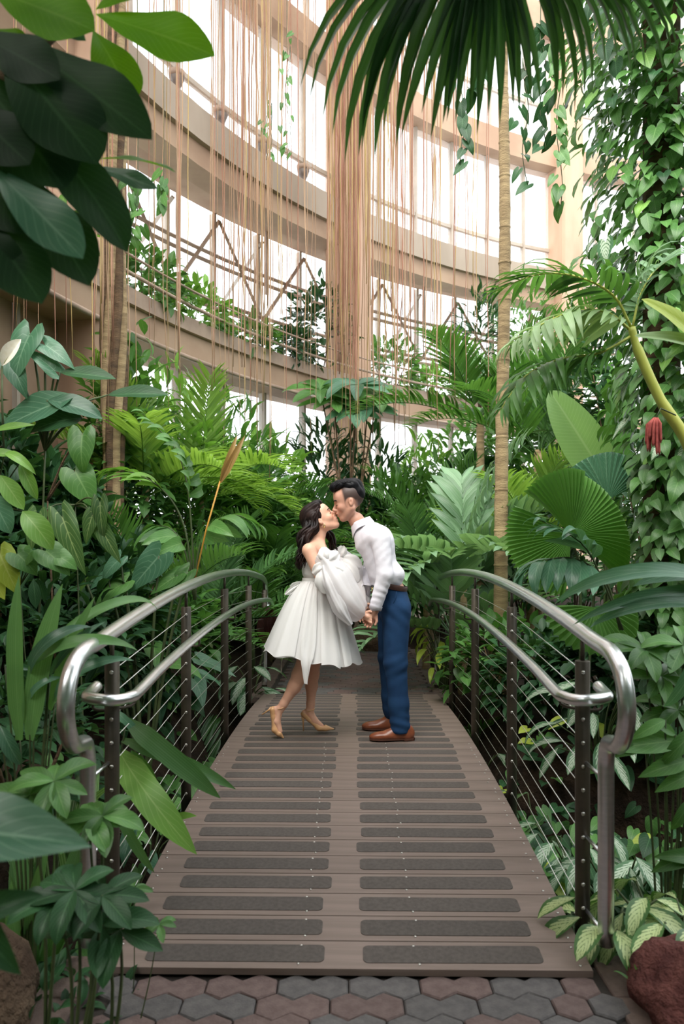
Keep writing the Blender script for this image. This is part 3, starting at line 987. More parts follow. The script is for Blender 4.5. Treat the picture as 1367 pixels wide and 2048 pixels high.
# tuck the hem in behind the belt
bp, bn = Q(776, 1176), np.array([0.20, 0, 0.98])
hgt = (v - bp) @ bn
inside = ((v[:, 0] > 0.18) & (np.abs(v[:, 1] - 5.2) < 0.185)) | ((v[:, 0] > 0.12) & (np.abs(v[:, 1] - 5.2) < 0.07))
low = inside & (hgt < 0)
v[low] -= np.outer(hgt[low], bn) * 0.9
obj('shirt', fmesh('shirt', v, q, MAN_BASE), M['shirt'], man)
# collar: a folded band round the neck
nk = Frame(Q(726, 1054), (-0.93, 0, -0.36), (-0.36, 0, 0.93))
def collar(u, t):
    a = -PI + 2 * PI * u
    front = max(0.0, math.cos(a)) ** 6
    r = 0.066 + 0.001
    open_ = 0.016 * front
    # t: 0 inside bottom, .5 fold, 1 outer tip
    if t < 0.5: rr, h = r - 0.002, -0.012 + 0.076 * t / 0.5 * (1 - 0.35 * front)
    else:
        w = (t - 0.5) / 0.5
        rr, h = r + 0.003 + 0.017 * w, (-0.012 + 0.076 * (1 - 0.35 * front)) - (0.047 + 0.030 * max(0.0, math.cos(a)) ** 3) * w
    p = nk(rr * 0.98 * math.cos(a) + 0.012 * front, rr * 0.98 * math.sin(a), h - 0.01)
    return Vector(p) - Vector(MAN_BASE)
MB().grid(collar, 48, 8).build('collar', M['shirt'], man)
# button placket and cuffs
pl = [Q(711, 1078), Q(712, 1092), Q(716, 1112), Q(722, 1135), Q(731, 1162)]
for p in pl[:4]:
    c = Vector(p - MAN_BASE) + Vector((0.020, 0, 0)); MB().tube([c + Vector((-0.003, 0, 0)), c + Vector((0.004, 0, 0))], 0.005, 8).build('button', M['shirt'], man)
for w_, e_ in ((Q(747.5, 1212, -0.20), Q(752, 1197, -0.204)), (Q(724, 1206, 0.083), Q(727, 1192, 0.105))):
    a, b = Vector(w_ - MAN_BASE), Vector(e_ - MAN_BASE)
    m = MB().tube([a, a + (a - b).normalized() * 0.012, b], [0.036, 0.0385, 0.045], 20, False)
    m.v[:20] = [tuple(Vector(p) + (b - a) * 0.0) for p in m.v[:20]]
    MB().tube([a + (b - a) * 0.4, a - (b - a) * 0.10, a - (b - a) * 0.12, a], [0.0445, 0.043, 0.040, 0.036], 20, False).build('cuff', M['shirt'], man)
# trousers
F = Field((0.14, 4.92, 0.12), (0.54, 5.48, 1.20), 0.0055)
F.chain([(Q(780, 1184), 0.111), (Q(788, 1215), 0.115)], 0.03, 1.40)
F.chain([(Q(790, 1218, -0.085), 0.100), (Q(788, 1320, -0.118), 0.077), (Q(794, 1400, -0.125), 0.066), (Q(797, 1446, -0.128), 0.068)], 0.03)
F.chain([(Q(782, 1218, 0.085), 0.098), (Q(780, 1320, 0.118), 0.075), (Q(784, 1400, 0.145), 0.064), (Q(786, 1430, 0.150), 0.066)], 0.03)
F.cut(Q(776, 1170), (0.20, 0, 0.98))
F.cut((0, 0, deck_z(5.2) + 0.055), (0, 0, -1))
v, q = F.surface(2)
v = folds(v, q, [(0.0032, 25, 10, 80, 0, 0.20, 0.08), (0.0018, 40, 12, -65, 1, 0.60, 0.12), (0.002, 60, 0, 50, 2, 0.95, 0.10)])
tr_ = obj('trousers', fmesh('trousers', v, q, MAN_BASE), M['navy'], man)
# pocket slit and belt
pk = [Q(789, 1180, -0.166), Q(786, 1196, -0.172), Q(780, 1210, -0.168)]
MB().tube([Vector(p - MAN_BASE) for p in pk], 0.003, 6).build('pocket_seam', M['navy'], tr_)
def belt(u, t):
    a = 2 * PI * u
    c = Frame(Q(781, 1171.5), (-0.98, 0, 0.20), (0.20, 0, 0.98))
    off = 0.003 * math.sin(PI * t)
    return Vector(c((0.1155 + off) * math.cos(a), (0.160 + off) * math.sin(a), -0.018 + 0.036 * t)) - Vector(MAN_BASE)
bl = MB().grid(belt, 40, 4, True).build('belt', M['belt'], man)
bc = Vector(Q(744, 1180) - MAN_BASE)
MB().box(bc, (0.010, 0.045, 0.042)).build('buckle', M['gold'], bl)

def oxford(toe, heel, yoff, yawd, zadd=0.0):
    """brown leather lace-up shoe"""
    a, b = Q(*toe), Q(*heel)
    x0, x1 = b[0], a[0]
    L_ = abs(x1 - x0)
    z0 = deck_z(5.2 + yoff) + 0.004
    fr = Frame((x0, 5.2 + yoff, z0), (-math.cos(yawd), -math.sin(yawd), 0), (0, 0, 1))
    FF = Field((min(x0, x1) - 0.05, 5.2 + yoff - 0.11, z0 - 0.02), (max(x0, x1) + 0.05, 5.2 + yoff + 0.11, z0 + 0.16), 0.0038)
    e = lambda c, r, k=0.02: FF.ell(fr(*c), r, k, fr.rot)
    e((0.045, 0, 0.045), (0.046, 0.036, 0.052)); e((0.12, 0, 0.042), (0.085, 0.038, 0.046), 0.03)
    e((0.205, 0, 0.030), (0.070, 0.046, 0.030), 0.03); e((L_ - 0.045, 0, 0.026), (0.046, 0.034, 0.022), 0.03)
    e((0.085, 0, 0.085), (0.055, 0.032, 0.030), 0.03)
    FF.cut(fr(0, 0, 0.014), -np.array(fr.u)); FF.cut(fr(0.075, 0, 0.108), np.array(fr.u) + 0.1 * np.array(fr.f))
    v, q = FF.surface(2)
    sh = obj('shoe', fmesh('shoe', v, q, MAN_BASE), M['shoe'], man, label='brown leather lace-up shoe')
    out = [(0.0, 0.012), (0.012, 0.030), (0.045, 0.038), (0.10, 0.034), (0.16, 0.040), (0.21, 0.048), (0.25, 0.045), (L_ - 0.02, 0.030), (L_ - 0.002, 0.012)]
    poly = [fr(x, y, 0) for x, y in out] + [fr(x, -y, 0) for x, y in reversed(out)]
    zz0 = z0 - MAN_BASE[2]
    poly = [(p.x - MAN_BASE[0], p.y - MAN_BASE[1]) for p in poly]
    MB().prism(poly[::-1] if False else poly, zz0 + 0.006, zz0 + 0.017).build('sole', M['sole'], sh, False)
    hp_ = [fr(x, y, 0) for x, y in ((0, 0.012), (0.012, 0.03), (0.075, 0.037), (0.075, -0.037), (0.012, -0.03), (0, -0.012))]
    MB().prism([(p.x - MAN_BASE[0], p.y - MAN_BASE[1]) for p in hp_], zz0, zz0 + 0.016).build('heel', M['sole'], sh, False)
    for i in range(4):
        x = 0.125 + 0.018 * i; z = 0.094 - 0.008 * i
        MB().tube(catmull([Vector(fr(x, -0.02, z - 0.004)), Vector(fr(x + 0.003, 0, z + 0.002)), Vector(fr(x, 0.02, z - 0.004))], 4), 0.0022, 5).build('lace', M['sole'], sh)
        o = COL.objects[-1] if False else None
    for c in sh.children:
        if c.name.startswith('lace'):
            c.location = -Vector(MAN_BASE)
oxford((736, 1475), (825, 1475), -0.128, R(4))
oxford((724, 1455), (812, 1455), 0.150, R(-3))

# hair: swept-back top over clipped sides
F = Field((-0.12, 5.05, 1.62), (0.22, 5.32, 1.93), 0.004)
def E(c, r, k=0.015, sub=False): F.ell(HM(*c), [x * HM.s for x in r], k, HM.rot, sub)
E((0.018, 0, 0.114), (0.076, 0.066, 0.036), 0.02); E((-0.045, 0, 0.094), (0.066, 0.071, 0.048), 0.02)
E((0.066, 0, 0.112), (0.030, 0.052, 0.030), 0.02); E((-0.075, 0, 0.045), (0.045, 0.066, 0.06), 0.02)
v, q = F.surface(2)
n = vnormals(v, q); l = HM.inv(v)
v = v + n * (0.0035 * np.sin(260 * l[:, 1] + 40 * np.sin(18 * l[:, 0]) * 0.2) * np.clip((l[:, 2] - 0.03) / 0.06, 0, 1))[:, None]
hair = obj('hair', fmesh('hair', v, q, MAN_BASE), M['black_hair'], man, label='short black swept-back hair')
r2 = np.random.default_rng(4)
st = MB()
for i in range(150):
    y = r2.uniform(-0.062, 0.062); x0 = r2.uniform(0.02, 0.088); L_ = r2.uniform(0.05, 0.10)
    pts = []
    for t in np.linspace(0, 1, 6):
        x = x0 - L_ * t
        top = 0.145 - 6.0 * max(0, x - 0.045) ** 2 * 4 - 5.5 * min(0, x - 0.0) ** 2 - 6.5 * y * y
        pts.append(Vector(HM(x, y * (1 + 0.1 * t), top - 0.004 + 0.012 * math.sin(PI * t) * r2.uniform(0.4, 1))) - Vector(MAN_BASE))
    st.tube(pts, [0.0035, 0.0042, 0.004, 0.0034, 0.0024, 0.0008], 4)
o = st.build('hair_strands', M['black_hair'], hair); o['kind'] = 'stuff'
for sd in (-1, 1):
    MB().tube(catmull([Vector(HM(0.0945, sd * 0.014, 0.022)), Vector(HM(0.0925, sd * 0.030, 0.027)), Vector(HM(0.077, sd * 0.0535, 0.021))], 5), [0.002] + [0.0042] * 8 + [0.003, 0.001], 6).build('eyebrow', M['black_hair'], man).location = -Vector(MAN_BASE)
    MB().tube(catmull([Vector(HM(0.086, sd * 0.020, -0.004)), Vector(HM(0.0875, sd * 0.031, -0.009)), Vector(HM(0.078, sd * 0.044, -0.006))], 5), 0.0017, 5).build('eyelashes', M['black_hair'], man).location = -Vector(MAN_BASE)
# ---------------------------------------------------------------- the woman
WB = np.array([-0.24, 5.2, deck_z(5.2) + 0.002])
WV = Vector(WB)
woman = empty('person', WB, 'woman in short white off-shoulder dress tilting her face up to kiss', 'person', 'kissing couple')
ph = R(37)
HW = Frame(np.array([-0.150, 5.215, 1.598]), (math.cos(ph), 0, math.sin(ph)), (-math.sin(ph), 0, math.cos(ph)), 0.97)
F = Field((-0.58, 4.92, 0.09), (0.20, 5.48, 1.74), 0.0042)
F.cone(Q(641, 1050, 0.02), Q(633, 1090, 0.0), 0.047, 0.050, 0.03)
F.chain([(Q(630, 1106), 0.078), (Q(630, 1130), 0.085), (Q(630, 1162), 0.072)], 0.03, 1.30)
F.cone(Q(632, 1094, 0), Q(620, 1100, -0.135), 0.04, 0.047, 0.045); F.cone(Q(632, 1094, 0), Q(640, 1098, 0.14), 0.04, 0.045, 0.045)
F.cone(Q(640, 1090, -0.02), Q(655, 1104, -0.10), 0.022, 0.012, 0.03)
F.ell(Q(648, 1122, -0.055), (0.05, 0.055, 0.05), 0.04); F.ell(Q(650, 1122, 0.06), (0.05, 0.055, 0.05), 0.04)
WNr, WFr = Q(719, 1224, -0.16), Q(722, 1212, 0.02)
F.chain([(Q(620, 1102, -0.15), 0.045), (Q(648, 1168, -0.20), 0.034), (WNr, 0.023)], 0.02)
F.chain([(Q(640, 1100, 0.15), 0.044), (Q(672, 1165, 0.18), 0.034), (WFr, 0.023)], 0.02)
hand(F, WNr + np.array([0.012, -0.03, 0]), (1, -0.30, -0.42), (0.35, -0.2, -1), 0.84, 0.28, thumb=1)
hand(F, WFr, (0.9, 0.1, -0.4), (0.3, 0.3, -1), 0.80, 0.4, thumb=1)
F.chain([(Q(630, 1165), 0.074), (Q(630, 1205), 0.105)], 0.03, 1.3)
# legs: the near one steps back onto its toes, the far one stands
F.chain([(Q(632, 1212, -0.075), 0.086), (Q(612, 1312, -0.085), 0.053), (Q(601, 1345, -0.085), 0.055), (Q(590, 1368, -0.085), 0.045), (Q(569, 1402, -0.085), 0.027), (Q(563, 1412, -0.085), 0.0275)], 0.02)
F.chain([(Q(632, 1212, 0.075), 0.085), (Q(628, 1312, 0.06), 0.050), (Q(623, 1350, 0.06), 0.049), (Q(622, 1375, 0.06), 0.041), (Q(620, 1412, 0.06), 0.027), (Q(619, 1424, 0.06), 0.028)], 0.02)
F.chain([(Q(561, 1412, -0.085), 0.026), (Q(555, 1436, -0.085), 0.026), (Q(561, 1456, -0.085), 0.020)], 0.012)
F.chain([(Q(617, 1426, 0.06), 0.028), (Q(627, 1444, 0.06), 0.024), (Q(642, 1456, 0.06), 0.017)], 0.012)
F.ell(Q(552, 1414, -0.085), (0.022, 0.021, 0.026), 0.012); F.ell(Q(608, 1430, 0.06), (0.024, 0.021, 0.024), 0.012)
add_head(F, HW, True)
v, q = F.surface(1)
me = fmesh('body', v, q, WB)
paint(me, head_tint(v, HW, SKW, srgb(190, 92, 92)[:3]))
obj('body', me, M['skin'], woman)

# bodice
F = Field((-0.40, 5.0, 1.10), (0.05, 5.42, 1.36), 0.005)
F.chain([(Q(629, 1112), 0.086), (Q(630, 1130), 0.092), (Q(631, 1166), 0.079)], 0.03, 1.32)
F.ell(Q(649, 1124, -0.055), (0.056, 0.062, 0.055), 0.04); F.ell(Q(651, 1124, 0.06), (0.056, 0.062, 0.055), 0.04)
F.cut(Q(630, 1119), (-0.25, 0, 1)); F.cut(Q(630, 1168), (0, 0, -1))
v, q = F.surface(2)
v = folds(v, q, [(0.003, 40, 25, 110, 0, 1.23, 0.1)])
obj('bodice', fmesh('bodice', v, q, WB), M['dress'], woman)

# skirt: bell of stiff organza with soft folds
wc, hc = Q(632, 1163), Q(622, 1308)
def skirt_pt(a, t, out=0.0):
    e = t ** 0.72
    f1 = 0.5 * math.sin(5 * a + 0.7) + 0.30 * math.sin(9 * a + 2.0) + 0.14 * math.sin(17 * a + 1.1)
    rx = 0.090 + (0.335 - 0.090) * e + out
    ry = 0.115 + (0.300 - 0.115) * e + out
    k = 1 + 0.075 * f1 * t ** 1.3
    x = rx * math.cos(a) * k; y = ry * math.sin(a) * k
    cx = wc[0] + (hc[0] - wc[0]) * t
    zb = 0.655 - 0.14 * (x) + 0.012 * math.sin(9 * a)
    z = wc[2] + 0.012 + (zb - wc[2] - 0.012) * t + 0.03 * math.sin(PI * t) * (1 - t)
    return Vector((cx + x - WB[0], y, z - WB[2]))
sk = MB().grid(lambda u, t: skirt_pt(2 * PI * u, t), 160, 26, True)
sko = sk.build('skirt', M['dress'], woman)
MB().grid(lambda u, t: skirt_pt(2 * PI * u, 0.05 + 0.92 * t, -0.02), 90, 14, True).build('lining', M['dress'], sko)
# rolled hem
MB().tube([skirt_pt(2 * PI * i / 160, 1.0) for i in range(161)], 0.0025, 5, False).build('hem', M['dress'], sko)
# waistband
def wband(u, t):
    a = 2 * PI * u
    return Vector((wc[0] + (0.096 + 0.003 * math.sin(PI * t)) * math.cos(a) - WB[0], (0.121 + 0.003 * math.sin(PI * t)) * math.sin(a), wc[2] - 0.008 + 0.035 * t - WB[2]))
MB().grid(wband, 48, 4, True).build('waistband', M['dress'], woman)

def strip_panel(name, a0, a1, t0, t1, out, tip=0.0, n=14, mt='dress', tilt=0.0):
    def fn(u, t):
        a = a0 + (a1 - a0) * (0.5 + (u - 0.5) * (1 - tip * max(0, (t - 0.6) / 0.4) ** 1.0)) + tilt * t
        tt = t0 + (t1 - t0) * t
        if tt <= 1: p = skirt_pt(a, tt, out * (0.3 + 0.7 * t))
        else:
            p1 = skirt_pt(a, 1.0, out); p = p1 + Vector((0.01 * math.sin(4 * u), 0, -(tt - 1) * 0.52))
        return p + Vector((0, -0.006 * math.sin(PI * 3 * u), 0))
    MB().grid(fn, 10, n).build(name, M[mt], woman)
an = -PI / 2
strip_panel('ribbon_tail', an - 0.20, an + 0.12, 0.05, 1.26, 0.030, 0.75, tilt=-0.02)
strip_panel('overlay_panel', an + 0.22, an + 0.62, 0.02, 1.02, 0.022)
strip_panel('overlay_panel', an + 0.70, an + 1.05, 0.05, 0.99, 0.018)
strip_panel('overlay_panel', an - 0.75, an - 0.30, 0.02, 0.985, 0.014)

# balloon sleeves
def balloon(name, path, rad, seed, mt='organza', sq=0.85):
    pts = catmull([Vector(p) for p in path], 6)
    rr = np.interp(np.linspace(0, 1, len(pts)), np.linspace(0, 1, len(rad)), rad)
    r3 = np.random.default_rng(seed); a1, a2, a3 = r3.uniform(0, 6.28, 3)
    m = MB().tube(pts, list(rr), 40, False, sq)
    vs_ = []
    for i, p in enumerate(pts):
        for k in range(40):
            q_ = Vector(m.v[i * 40 + k]); a = 2 * PI * k / 40
            t = i / (len(pts) - 1)
            w = 0.10 * math.sin(5 * a + a1 + 2 * t) + 0.07 * math.sin(8 * a + a2 - 3 * t) + 0.05 * math.sin(13 * a + a3 + 5 * t) + 0.06 * math.sin(9 * t + 2 * a + a1)
            vs_.append(tuple(p + (q_ - p) * (1 + w) - WV))
    m.v = vs_
    return m.build(name, M[mt], woman)
balloon('sleeve', [Q(640, 1112, -0.19), Q(655, 1125, -0.215), Q(672, 1155, -0.235), Q(692, 1190, -0.23), Q(712, 1216, -0.19), Q(722, 1226, -0.165)], [0.045, 0.085, 0.115, 0.115, 0.085, 0.036], 1)
balloon('sleeve', [Q(652, 1112, 0.17), Q(676, 1120, 0.19), Q(698, 1148, 0.20), Q(714, 1185, 0.15), Q(722, 1214, 0.06), Q(724, 1222, 0.03)], [0.045, 0.085, 0.105, 0.105, 0.075, 0.034], 2)
# hanging drape of the near sleeve
balloon('sleeve_drape', [Q(650, 1130, -0.25), Q(660, 1165, -0.275), Q(680, 1210, -0.30), Q(700, 1240, -0.28)], [0.05, 0.085, 0.085, 0.03], 5, 'organza', 0.5)

def petal(name, base, tip, wid, nrm, cup, seed):
    base, tip = Vector(base), Vector(tip)
    d = tip - base; s_ = d.cross(Vector(nrm)).normalized(); n_ = s_.cross(d).normalized()
    def fn(u, t):
        w = wid * (0.25 + 0.75 * math.sin(min(1.0, t * 1.15) * PI * 0.62)) * (1 - 0.35 * max(0, t - 0.8) / 0.2)
        x = (u - 0.5) * 2
        return base + d * t * (1 - 0.10 * x * x) + s_ * (x * w) + n_ * (cup * math.sin(PI * t) * (1 - 0.5 * x * x) + 0.008 * math.sin(6 * x + seed)) - WV
    return MB().grid(fn, 12, 12).build(name, M['dress'], woman)
petal('bow_loop', Q(655, 1126, -0.23), Q(647, 1094, -0.25), 0.045, (0, -1, 0), 0.05, 0)
petal('bow_loop', Q(655, 1126, -0.23), Q(676, 1103, -0.24), 0.045, (0, -1, 0.2), 0.05, 1)
petal('bow_loop', Q(655, 1126, -0.23), Q(628, 1145, -0.26), 0.045, (0, -1, 0), 0.045, 2)
petal('bow_loop', Q(655, 1126, -0.23), Q(690, 1150, -0.27), 0.06, (0, -1, 0.3), 0.05, 3)
petal('bow_loop', Q(655, 1128, -0.24), Q(652, 1182, -0.30), 0.075, (0, -1, 0), 0.05, 4)
petal('bow_loop', Q(676, 1116, 0.15), Q(688, 1092, 0.12), 0.04, (0, -1, 0), 0.04, 5)
petal('bow_loop', Q(676, 1118, 0.15), Q(724, 1134, 0.10), 0.06, (0, -1, 0.2), 0.05, 6)
petal('bow_loop', Q(676, 1118, 0.12), Q(716, 1165, 0.06), 0.06, (0, -1, 0.2), 0.05, 7)
petal('back_bow', Q(605, 1164, -0.05), Q(571, 1188, -0.08), 0.022, (0, -1, 0), 0.012, 8)
petal('back_bow', Q(605, 1164, 0.04), Q(578, 1176, 0.06), 0.022, (0, -1, 0), 0.012, 9)
MB().tube(catmull([Vector(Q(571, 1296, 0.05)) - WV, Vector(Q(562, 1325, 0.05)) - WV, Vector(Q(561, 1348, 0.05)) - WV], 4), [0.002] * 6 + [0.004, 0.006, 0.004], 6).build('tie_string', M['dress'], woman)

# high-heeled pumps
def pump(ankle, heel, ball, toe, dy, stil, name):
    H_, Bp, T_, A_ = (Q(*heel, dy), Q(*ball, dy), Q(*toe, dy), Q(*ankle, dy))
    FF = Field(np.minimum(np.minimum(H_, Bp), T_) - 0.08, np.maximum(np.maximum(H_, Bp), T_) + 0.08, 0.003)
    FF.cone(H_, H_ + (Bp - H_) * 0.35, 0.024, 0.021, 0.01, 1.05)
    FF.cone(H_ + (Bp - H_) * 0.35, Bp, 0.019, 0.022, 0.01, 1.15)
    FF.cone(Bp, Bp + (T_ - Bp) * 0.45, 0.024, 0.021, 0.012, 1.25); FF.cone(Bp + (T_ - Bp) * 0.45, T_, 0.021, 0.006, 0.01, 1.1)
    # foot opening
    up = np.array([0, 0, 1.0]); dirv = (Bp - H_) / np.linalg.norm(Bp - H_); side = np.array([0, 1, 0]); nr = np.cross(dirv, side); nr *= np.sign(nr[2] + nr[0] * (0.6 if dirv[2] < -0.8 else 0))
    FF.cone(H_ + nr * 0.032 + dirv * 0.012, Bp + nr * 0.034 - dirv * 0.002, 0.026, 0.024, 0.004, 1.0, True)
    v, q = FF.surface(1)
    s_ = obj('pump', fmesh('pump', v, q, WB), M['nude'], woman, label='nude pointed stiletto pump with ankle strap')
    a, b = Vector(Q(*stil[0], dy)) - WV, Vector(Q(*stil[1], dy)) - WV
    MB().tube([a, a + (b - a) * 0.35, b], [0.014, 0.006, 0.004], 10).build('stiletto', M['nude'], s_)
    m = MB()
    m.tube([Vector(A_) - WV + Vector((0.031 * math.cos(t), 0.031 * math.sin(t), -0.004 + 0.010 * math.cos(t))) for t in np.linspace(0, 2 * PI, 22)], 0.0038, 6, False)
    m.build('ankle_strap', M['nude'], s_)
pump((564, 1409), (548, 1414), (552, 1453), (568, 1469), -0.085, ((545, 1411), (526, 1424)), 'near')
pump((619, 1423), (607, 1432), (637, 1459), (666, 1462), 0.06, ((605, 1438), (605.5, 1466)), 'far')

# hair: long dark waves falling behind the near shoulder, and a side part
F = Field((-0.36, 5.06, 1.42), (0.0, 5.40, 1.76), 0.004)
def E(c, r, k=0.015, sub=False): F.ell(HW(*c), [x * HW.s for x in r], k, HW.rot, sub)
E((-0.028, 0, 0.050), (0.100, 0.086, 0.092), 0.02); E((0.030, 0, 0.100), (0.055, 0.066, 0.034), 0.02)
E((-0.085, 0, -0.02), (0.055, 0.075, 0.08), 0.03)
E((0.085, 0, -0.01), (0.072, 0.072, 0.090), 0.01, True)
v, q = F.surface(2)
n = vnormals(v, q); l = HW.inv(v)
v = v + n * (0.0035 * np.sin(170 * l[:, 1] + 60 * l[:, 2]))[:, None]
whair = obj('hair', fmesh('hair', v, q, WB), M['brown_hair'], woman, label='long dark brown wavy hair')
r2 = np.random.default_rng(11)
lock = MB()
def add_lock(pts, r, ph_, amp):
    pts = catmull([Vector(p) for p in pts], 7)
    n_ = len(pts); out = []
    for i, p in enumerate(pts):
        t = i / (n_ - 1)
        w = amp * min(1, t * 2.2)
        out.append(p + Vector((w * math.sin(17 * t + ph_), w * math.cos(15 * t + ph_ * 1.7), 0)) - WV)
    rad = [r * (0.75 + 0.25 * math.sin(PI * min(1, i / (n_ - 1) * 1.3))) * (1 - 0.85 * max(0, (i / (n_ - 1) - 0.7) / 0.3)) for i in range(n_)]
    lock.tube(out, rad, 6)
for i in range(150):
    y = r2.uniform(-1, 1)
    side = -1 if y < 0 else 1
    st = HW(r2.uniform(-0.03, 0.055), 0.078 * y, 0.115 - 0.055 * y * y)
    md = HW(r2.uniform(-0.118, -0.072) + (0.045 if abs(y) > 0.75 else 0), 0.092 * y, r2.uniform(-0.03, 0.05))
    tx = r2.uniform(592, 614) + 6 * (1 - abs(y)); ty = r2.uniform(1104, 1142)
    tip = Q(tx, ty, 0.0 + 0.14 * y)
    mid2 = Q(r2.uniform(598, 618), r2.uniform(1072, 1092), 0.12 * y)
    add_lock([st, md, mid2, tip], r2.uniform(0.009, 0.016), 0.9 + r2.normal(0, 0.5), r2.uniform(0.008, 0.014))
for i in range(26):      # locks falling on the far side of the neck
    st = HW(r2.uniform(-0.02, 0.03), r2.uniform(0.06, 0.08), r2.uniform(0.02, 0.08))
    tip = Q(r2.uniform(660, 680), r2.uniform(1092, 1112), r2.uniform(0.08, 0.13))
    md = Q(r2.uniform(650, 664), r2.uniform(1062, 1076), 0.11)
    add_lock([st, HW(-0.03, 0.095, -0.02), md, tip], r2.uniform(0.008, 0.013), 1.5 + r2.normal(0, 0.5), 0.010)
o = lock.build('locks', M['brown_hair'], whair); o['kind'] = 'stuff'
for sd in (-1, 1):
    MB().tube(catmull([Vector(HW(0.0945, sd * 0.014, 0.022)) - WV, Vector(HW(0.0925, sd * 0.030, 0.027)) - WV, Vector(HW(0.077, sd * 0.0535, 0.021)) - WV], 5), [0.0015] + [0.0032] * 8 + [0.002, 0.001], 6).build('eyebrow', M['brown_hair'], woman)
    MB().tube(catmull([Vector(HW(0.086, sd * 0.020, -0.004)) - WV, Vector(HW(0.089, sd * 0.031, -0.010)) - WV, Vector(HW(0.078, sd * 0.045, -0.006)) - WV], 5), 0.0022, 5).build('eyelashes', M['black_hair'], woman)
    c = Vector(HW(-0.002, sd * 0.083, -0.052)) - WV
    e1 = MB().tube([c + Vector((0.005 * math.cos(t), 0, -0.006 + 0.011 * math.sin(t))) for t in np.linspace(0, 2 * PI, 14)], 0.0035, 6, False)
    e1.build('earring', M['gold'], woman)
# ================================================================ plants: leaf shapes
LM = {}
LM['mid'] = leaf_mat('leaf_mid_green', srgb(46, 92, 40), srgb(86, 134, 62), srgb(120, 160, 90), 8)
LM['bright'] = leaf_mat('leaf_bright_green', srgb(78, 128, 44), srgb(120, 166, 70), srgb(160, 190, 110), 8)
LM['dark'] = leaf_mat('leaf_dark_green', srgb(24, 56, 32), srgb(44, 84, 48), srgb(80, 120, 78), 9, transl=0.2, rough=0.42, spec=0.25)
LM['blue'] = leaf_mat('leaf_blue_green', srgb(44, 88, 64), srgb(82, 130, 98), srgb(126, 164, 132), 8, transl=0.22, rough=0.33)
LM['vein'] = leaf_mat('leaf_pale_veined', srgb(44, 78, 40), srgb(76, 112, 56), srgb(150, 172, 104), 6, 0.5, vein_str=0.85)
LM['yellow'] = leaf_mat('leaf_yellow_green', srgb(132, 158, 40), srgb(176, 190, 66), srgb(190, 200, 110), 7)
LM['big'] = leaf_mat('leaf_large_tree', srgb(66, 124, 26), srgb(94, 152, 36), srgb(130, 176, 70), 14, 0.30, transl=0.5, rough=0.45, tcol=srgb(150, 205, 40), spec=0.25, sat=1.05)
LM['tree_shaded'] = leaf_mat('leaf_shaded_tree', srgb(16, 40, 20), srgb(28, 62, 30), srgb(50, 88, 48), 14, 0.30, transl=0.3, rough=0.45, spec=0.2, tcol=srgb(60, 110, 20))  # shaded copy of the large tree leaf: shadow on undersides put into the colour
LM['strap'] = leaf_mat('leaf_strap', srgb(48, 92, 44), srgb(92, 138, 74), srgb(130, 168, 110), 9, mode='parallel', vein_str=0.35)
LM['strap_stripe'] = leaf_mat('leaf_striped_strap', srgb(60, 100, 50), srgb(96, 138, 74), srgb(196, 210, 160), 5, mode='parallel', vein_str=0.8)
LM['palm'] = leaf_mat('palm_leaflet', srgb(42, 86, 38), srgb(84, 130, 60), srgb(120, 156, 90), 5, mode='parallel', vein_str=0.4)
LM['palm_bright'] = leaf_mat('palm_leaflet_bright', srgb(84, 128, 46), srgb(136, 170, 78), srgb(160, 190, 110), 5, mode='parallel', vein_str=0.4, transl=0.42)
LM['palm_pale'] = leaf_mat('palm_leaflet_pale', srgb(106, 140, 90), srgb(160, 186, 136), srgb(180, 200, 160), 5, mode='parallel', vein_str=0.4)
LM['palm_blue'] = leaf_mat('palm_leaflet_grey', srgb(70, 108, 74), srgb(122, 158, 118), srgb(150, 180, 146), 5, mode='parallel', vein_str=0.4)
LM['palm_dark'] = leaf_mat('palm_leaflet_dark', srgb(40, 80, 42), srgb(78, 120, 64), srgb(106, 142, 90), 5, mode='parallel', vein_str=0.4)
LM['fan'] = leaf_mat('fan_palm', srgb(48, 92, 36), srgb(84, 132, 52), srgb(120, 160, 84), 3, mode='parallel', vein_str=0.3, transl=0.4)
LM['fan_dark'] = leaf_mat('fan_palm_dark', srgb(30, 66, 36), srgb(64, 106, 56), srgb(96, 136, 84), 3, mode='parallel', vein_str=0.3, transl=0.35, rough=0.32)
LM['banana'] = leaf_mat('paddle_leaf', srgb(92, 134, 76), srgb(140, 176, 118), srgb(176, 200, 150), 30, 0.12, transl=0.4, vein_str=0.35)
LM['bracken'] = leaf_mat('dry_brown_leaf', srgb(138, 104, 54), srgb(168, 134, 76), srgb(180, 150, 96), 5, mode='parallel')
LM['maroon'] = leaf_mat('maroon_leaf', srgb(54, 22, 24), srgb(78, 34, 34), srgb(110, 60, 56), 6)
LM['silver'] = leaf_mat('leaf_silver_marked', srgb(46, 90, 56), srgb(78, 122, 80), srgb(120, 156, 116), 7, patt=(srgb(178, 196, 170), 0.62, 0.86, 9))
LM['varieg'] = leaf_mat('leaf_cream_variegated', srgb(46, 88, 40), srgb(74, 116, 52), srgb(80, 120, 60), 7, patt=(srgb(188, 204, 140), 0.50, 0.80, 14))
M['stem'] = surf('green_stem', srgb(48, 62, 32), srgb(70, 84, 44), 0.6, 0, 10)
M['stem_yellow'] = surf('yellow_green_stem', srgb(150, 160, 62), srgb(176, 180, 84), 0.5, 0, 6, (1, 1, 0.3))
M['stem_orange'] = surf('orange_stem', srgb(178, 126, 44), srgb(200, 150, 60), 0.5, 0, 6)
M['bark'] = surf('grey_brown_bark', srgb(132, 112, 82), srgb(172, 150, 112), 0.9, 0, 5, (1, 1, 5), 0.8, 0.01)
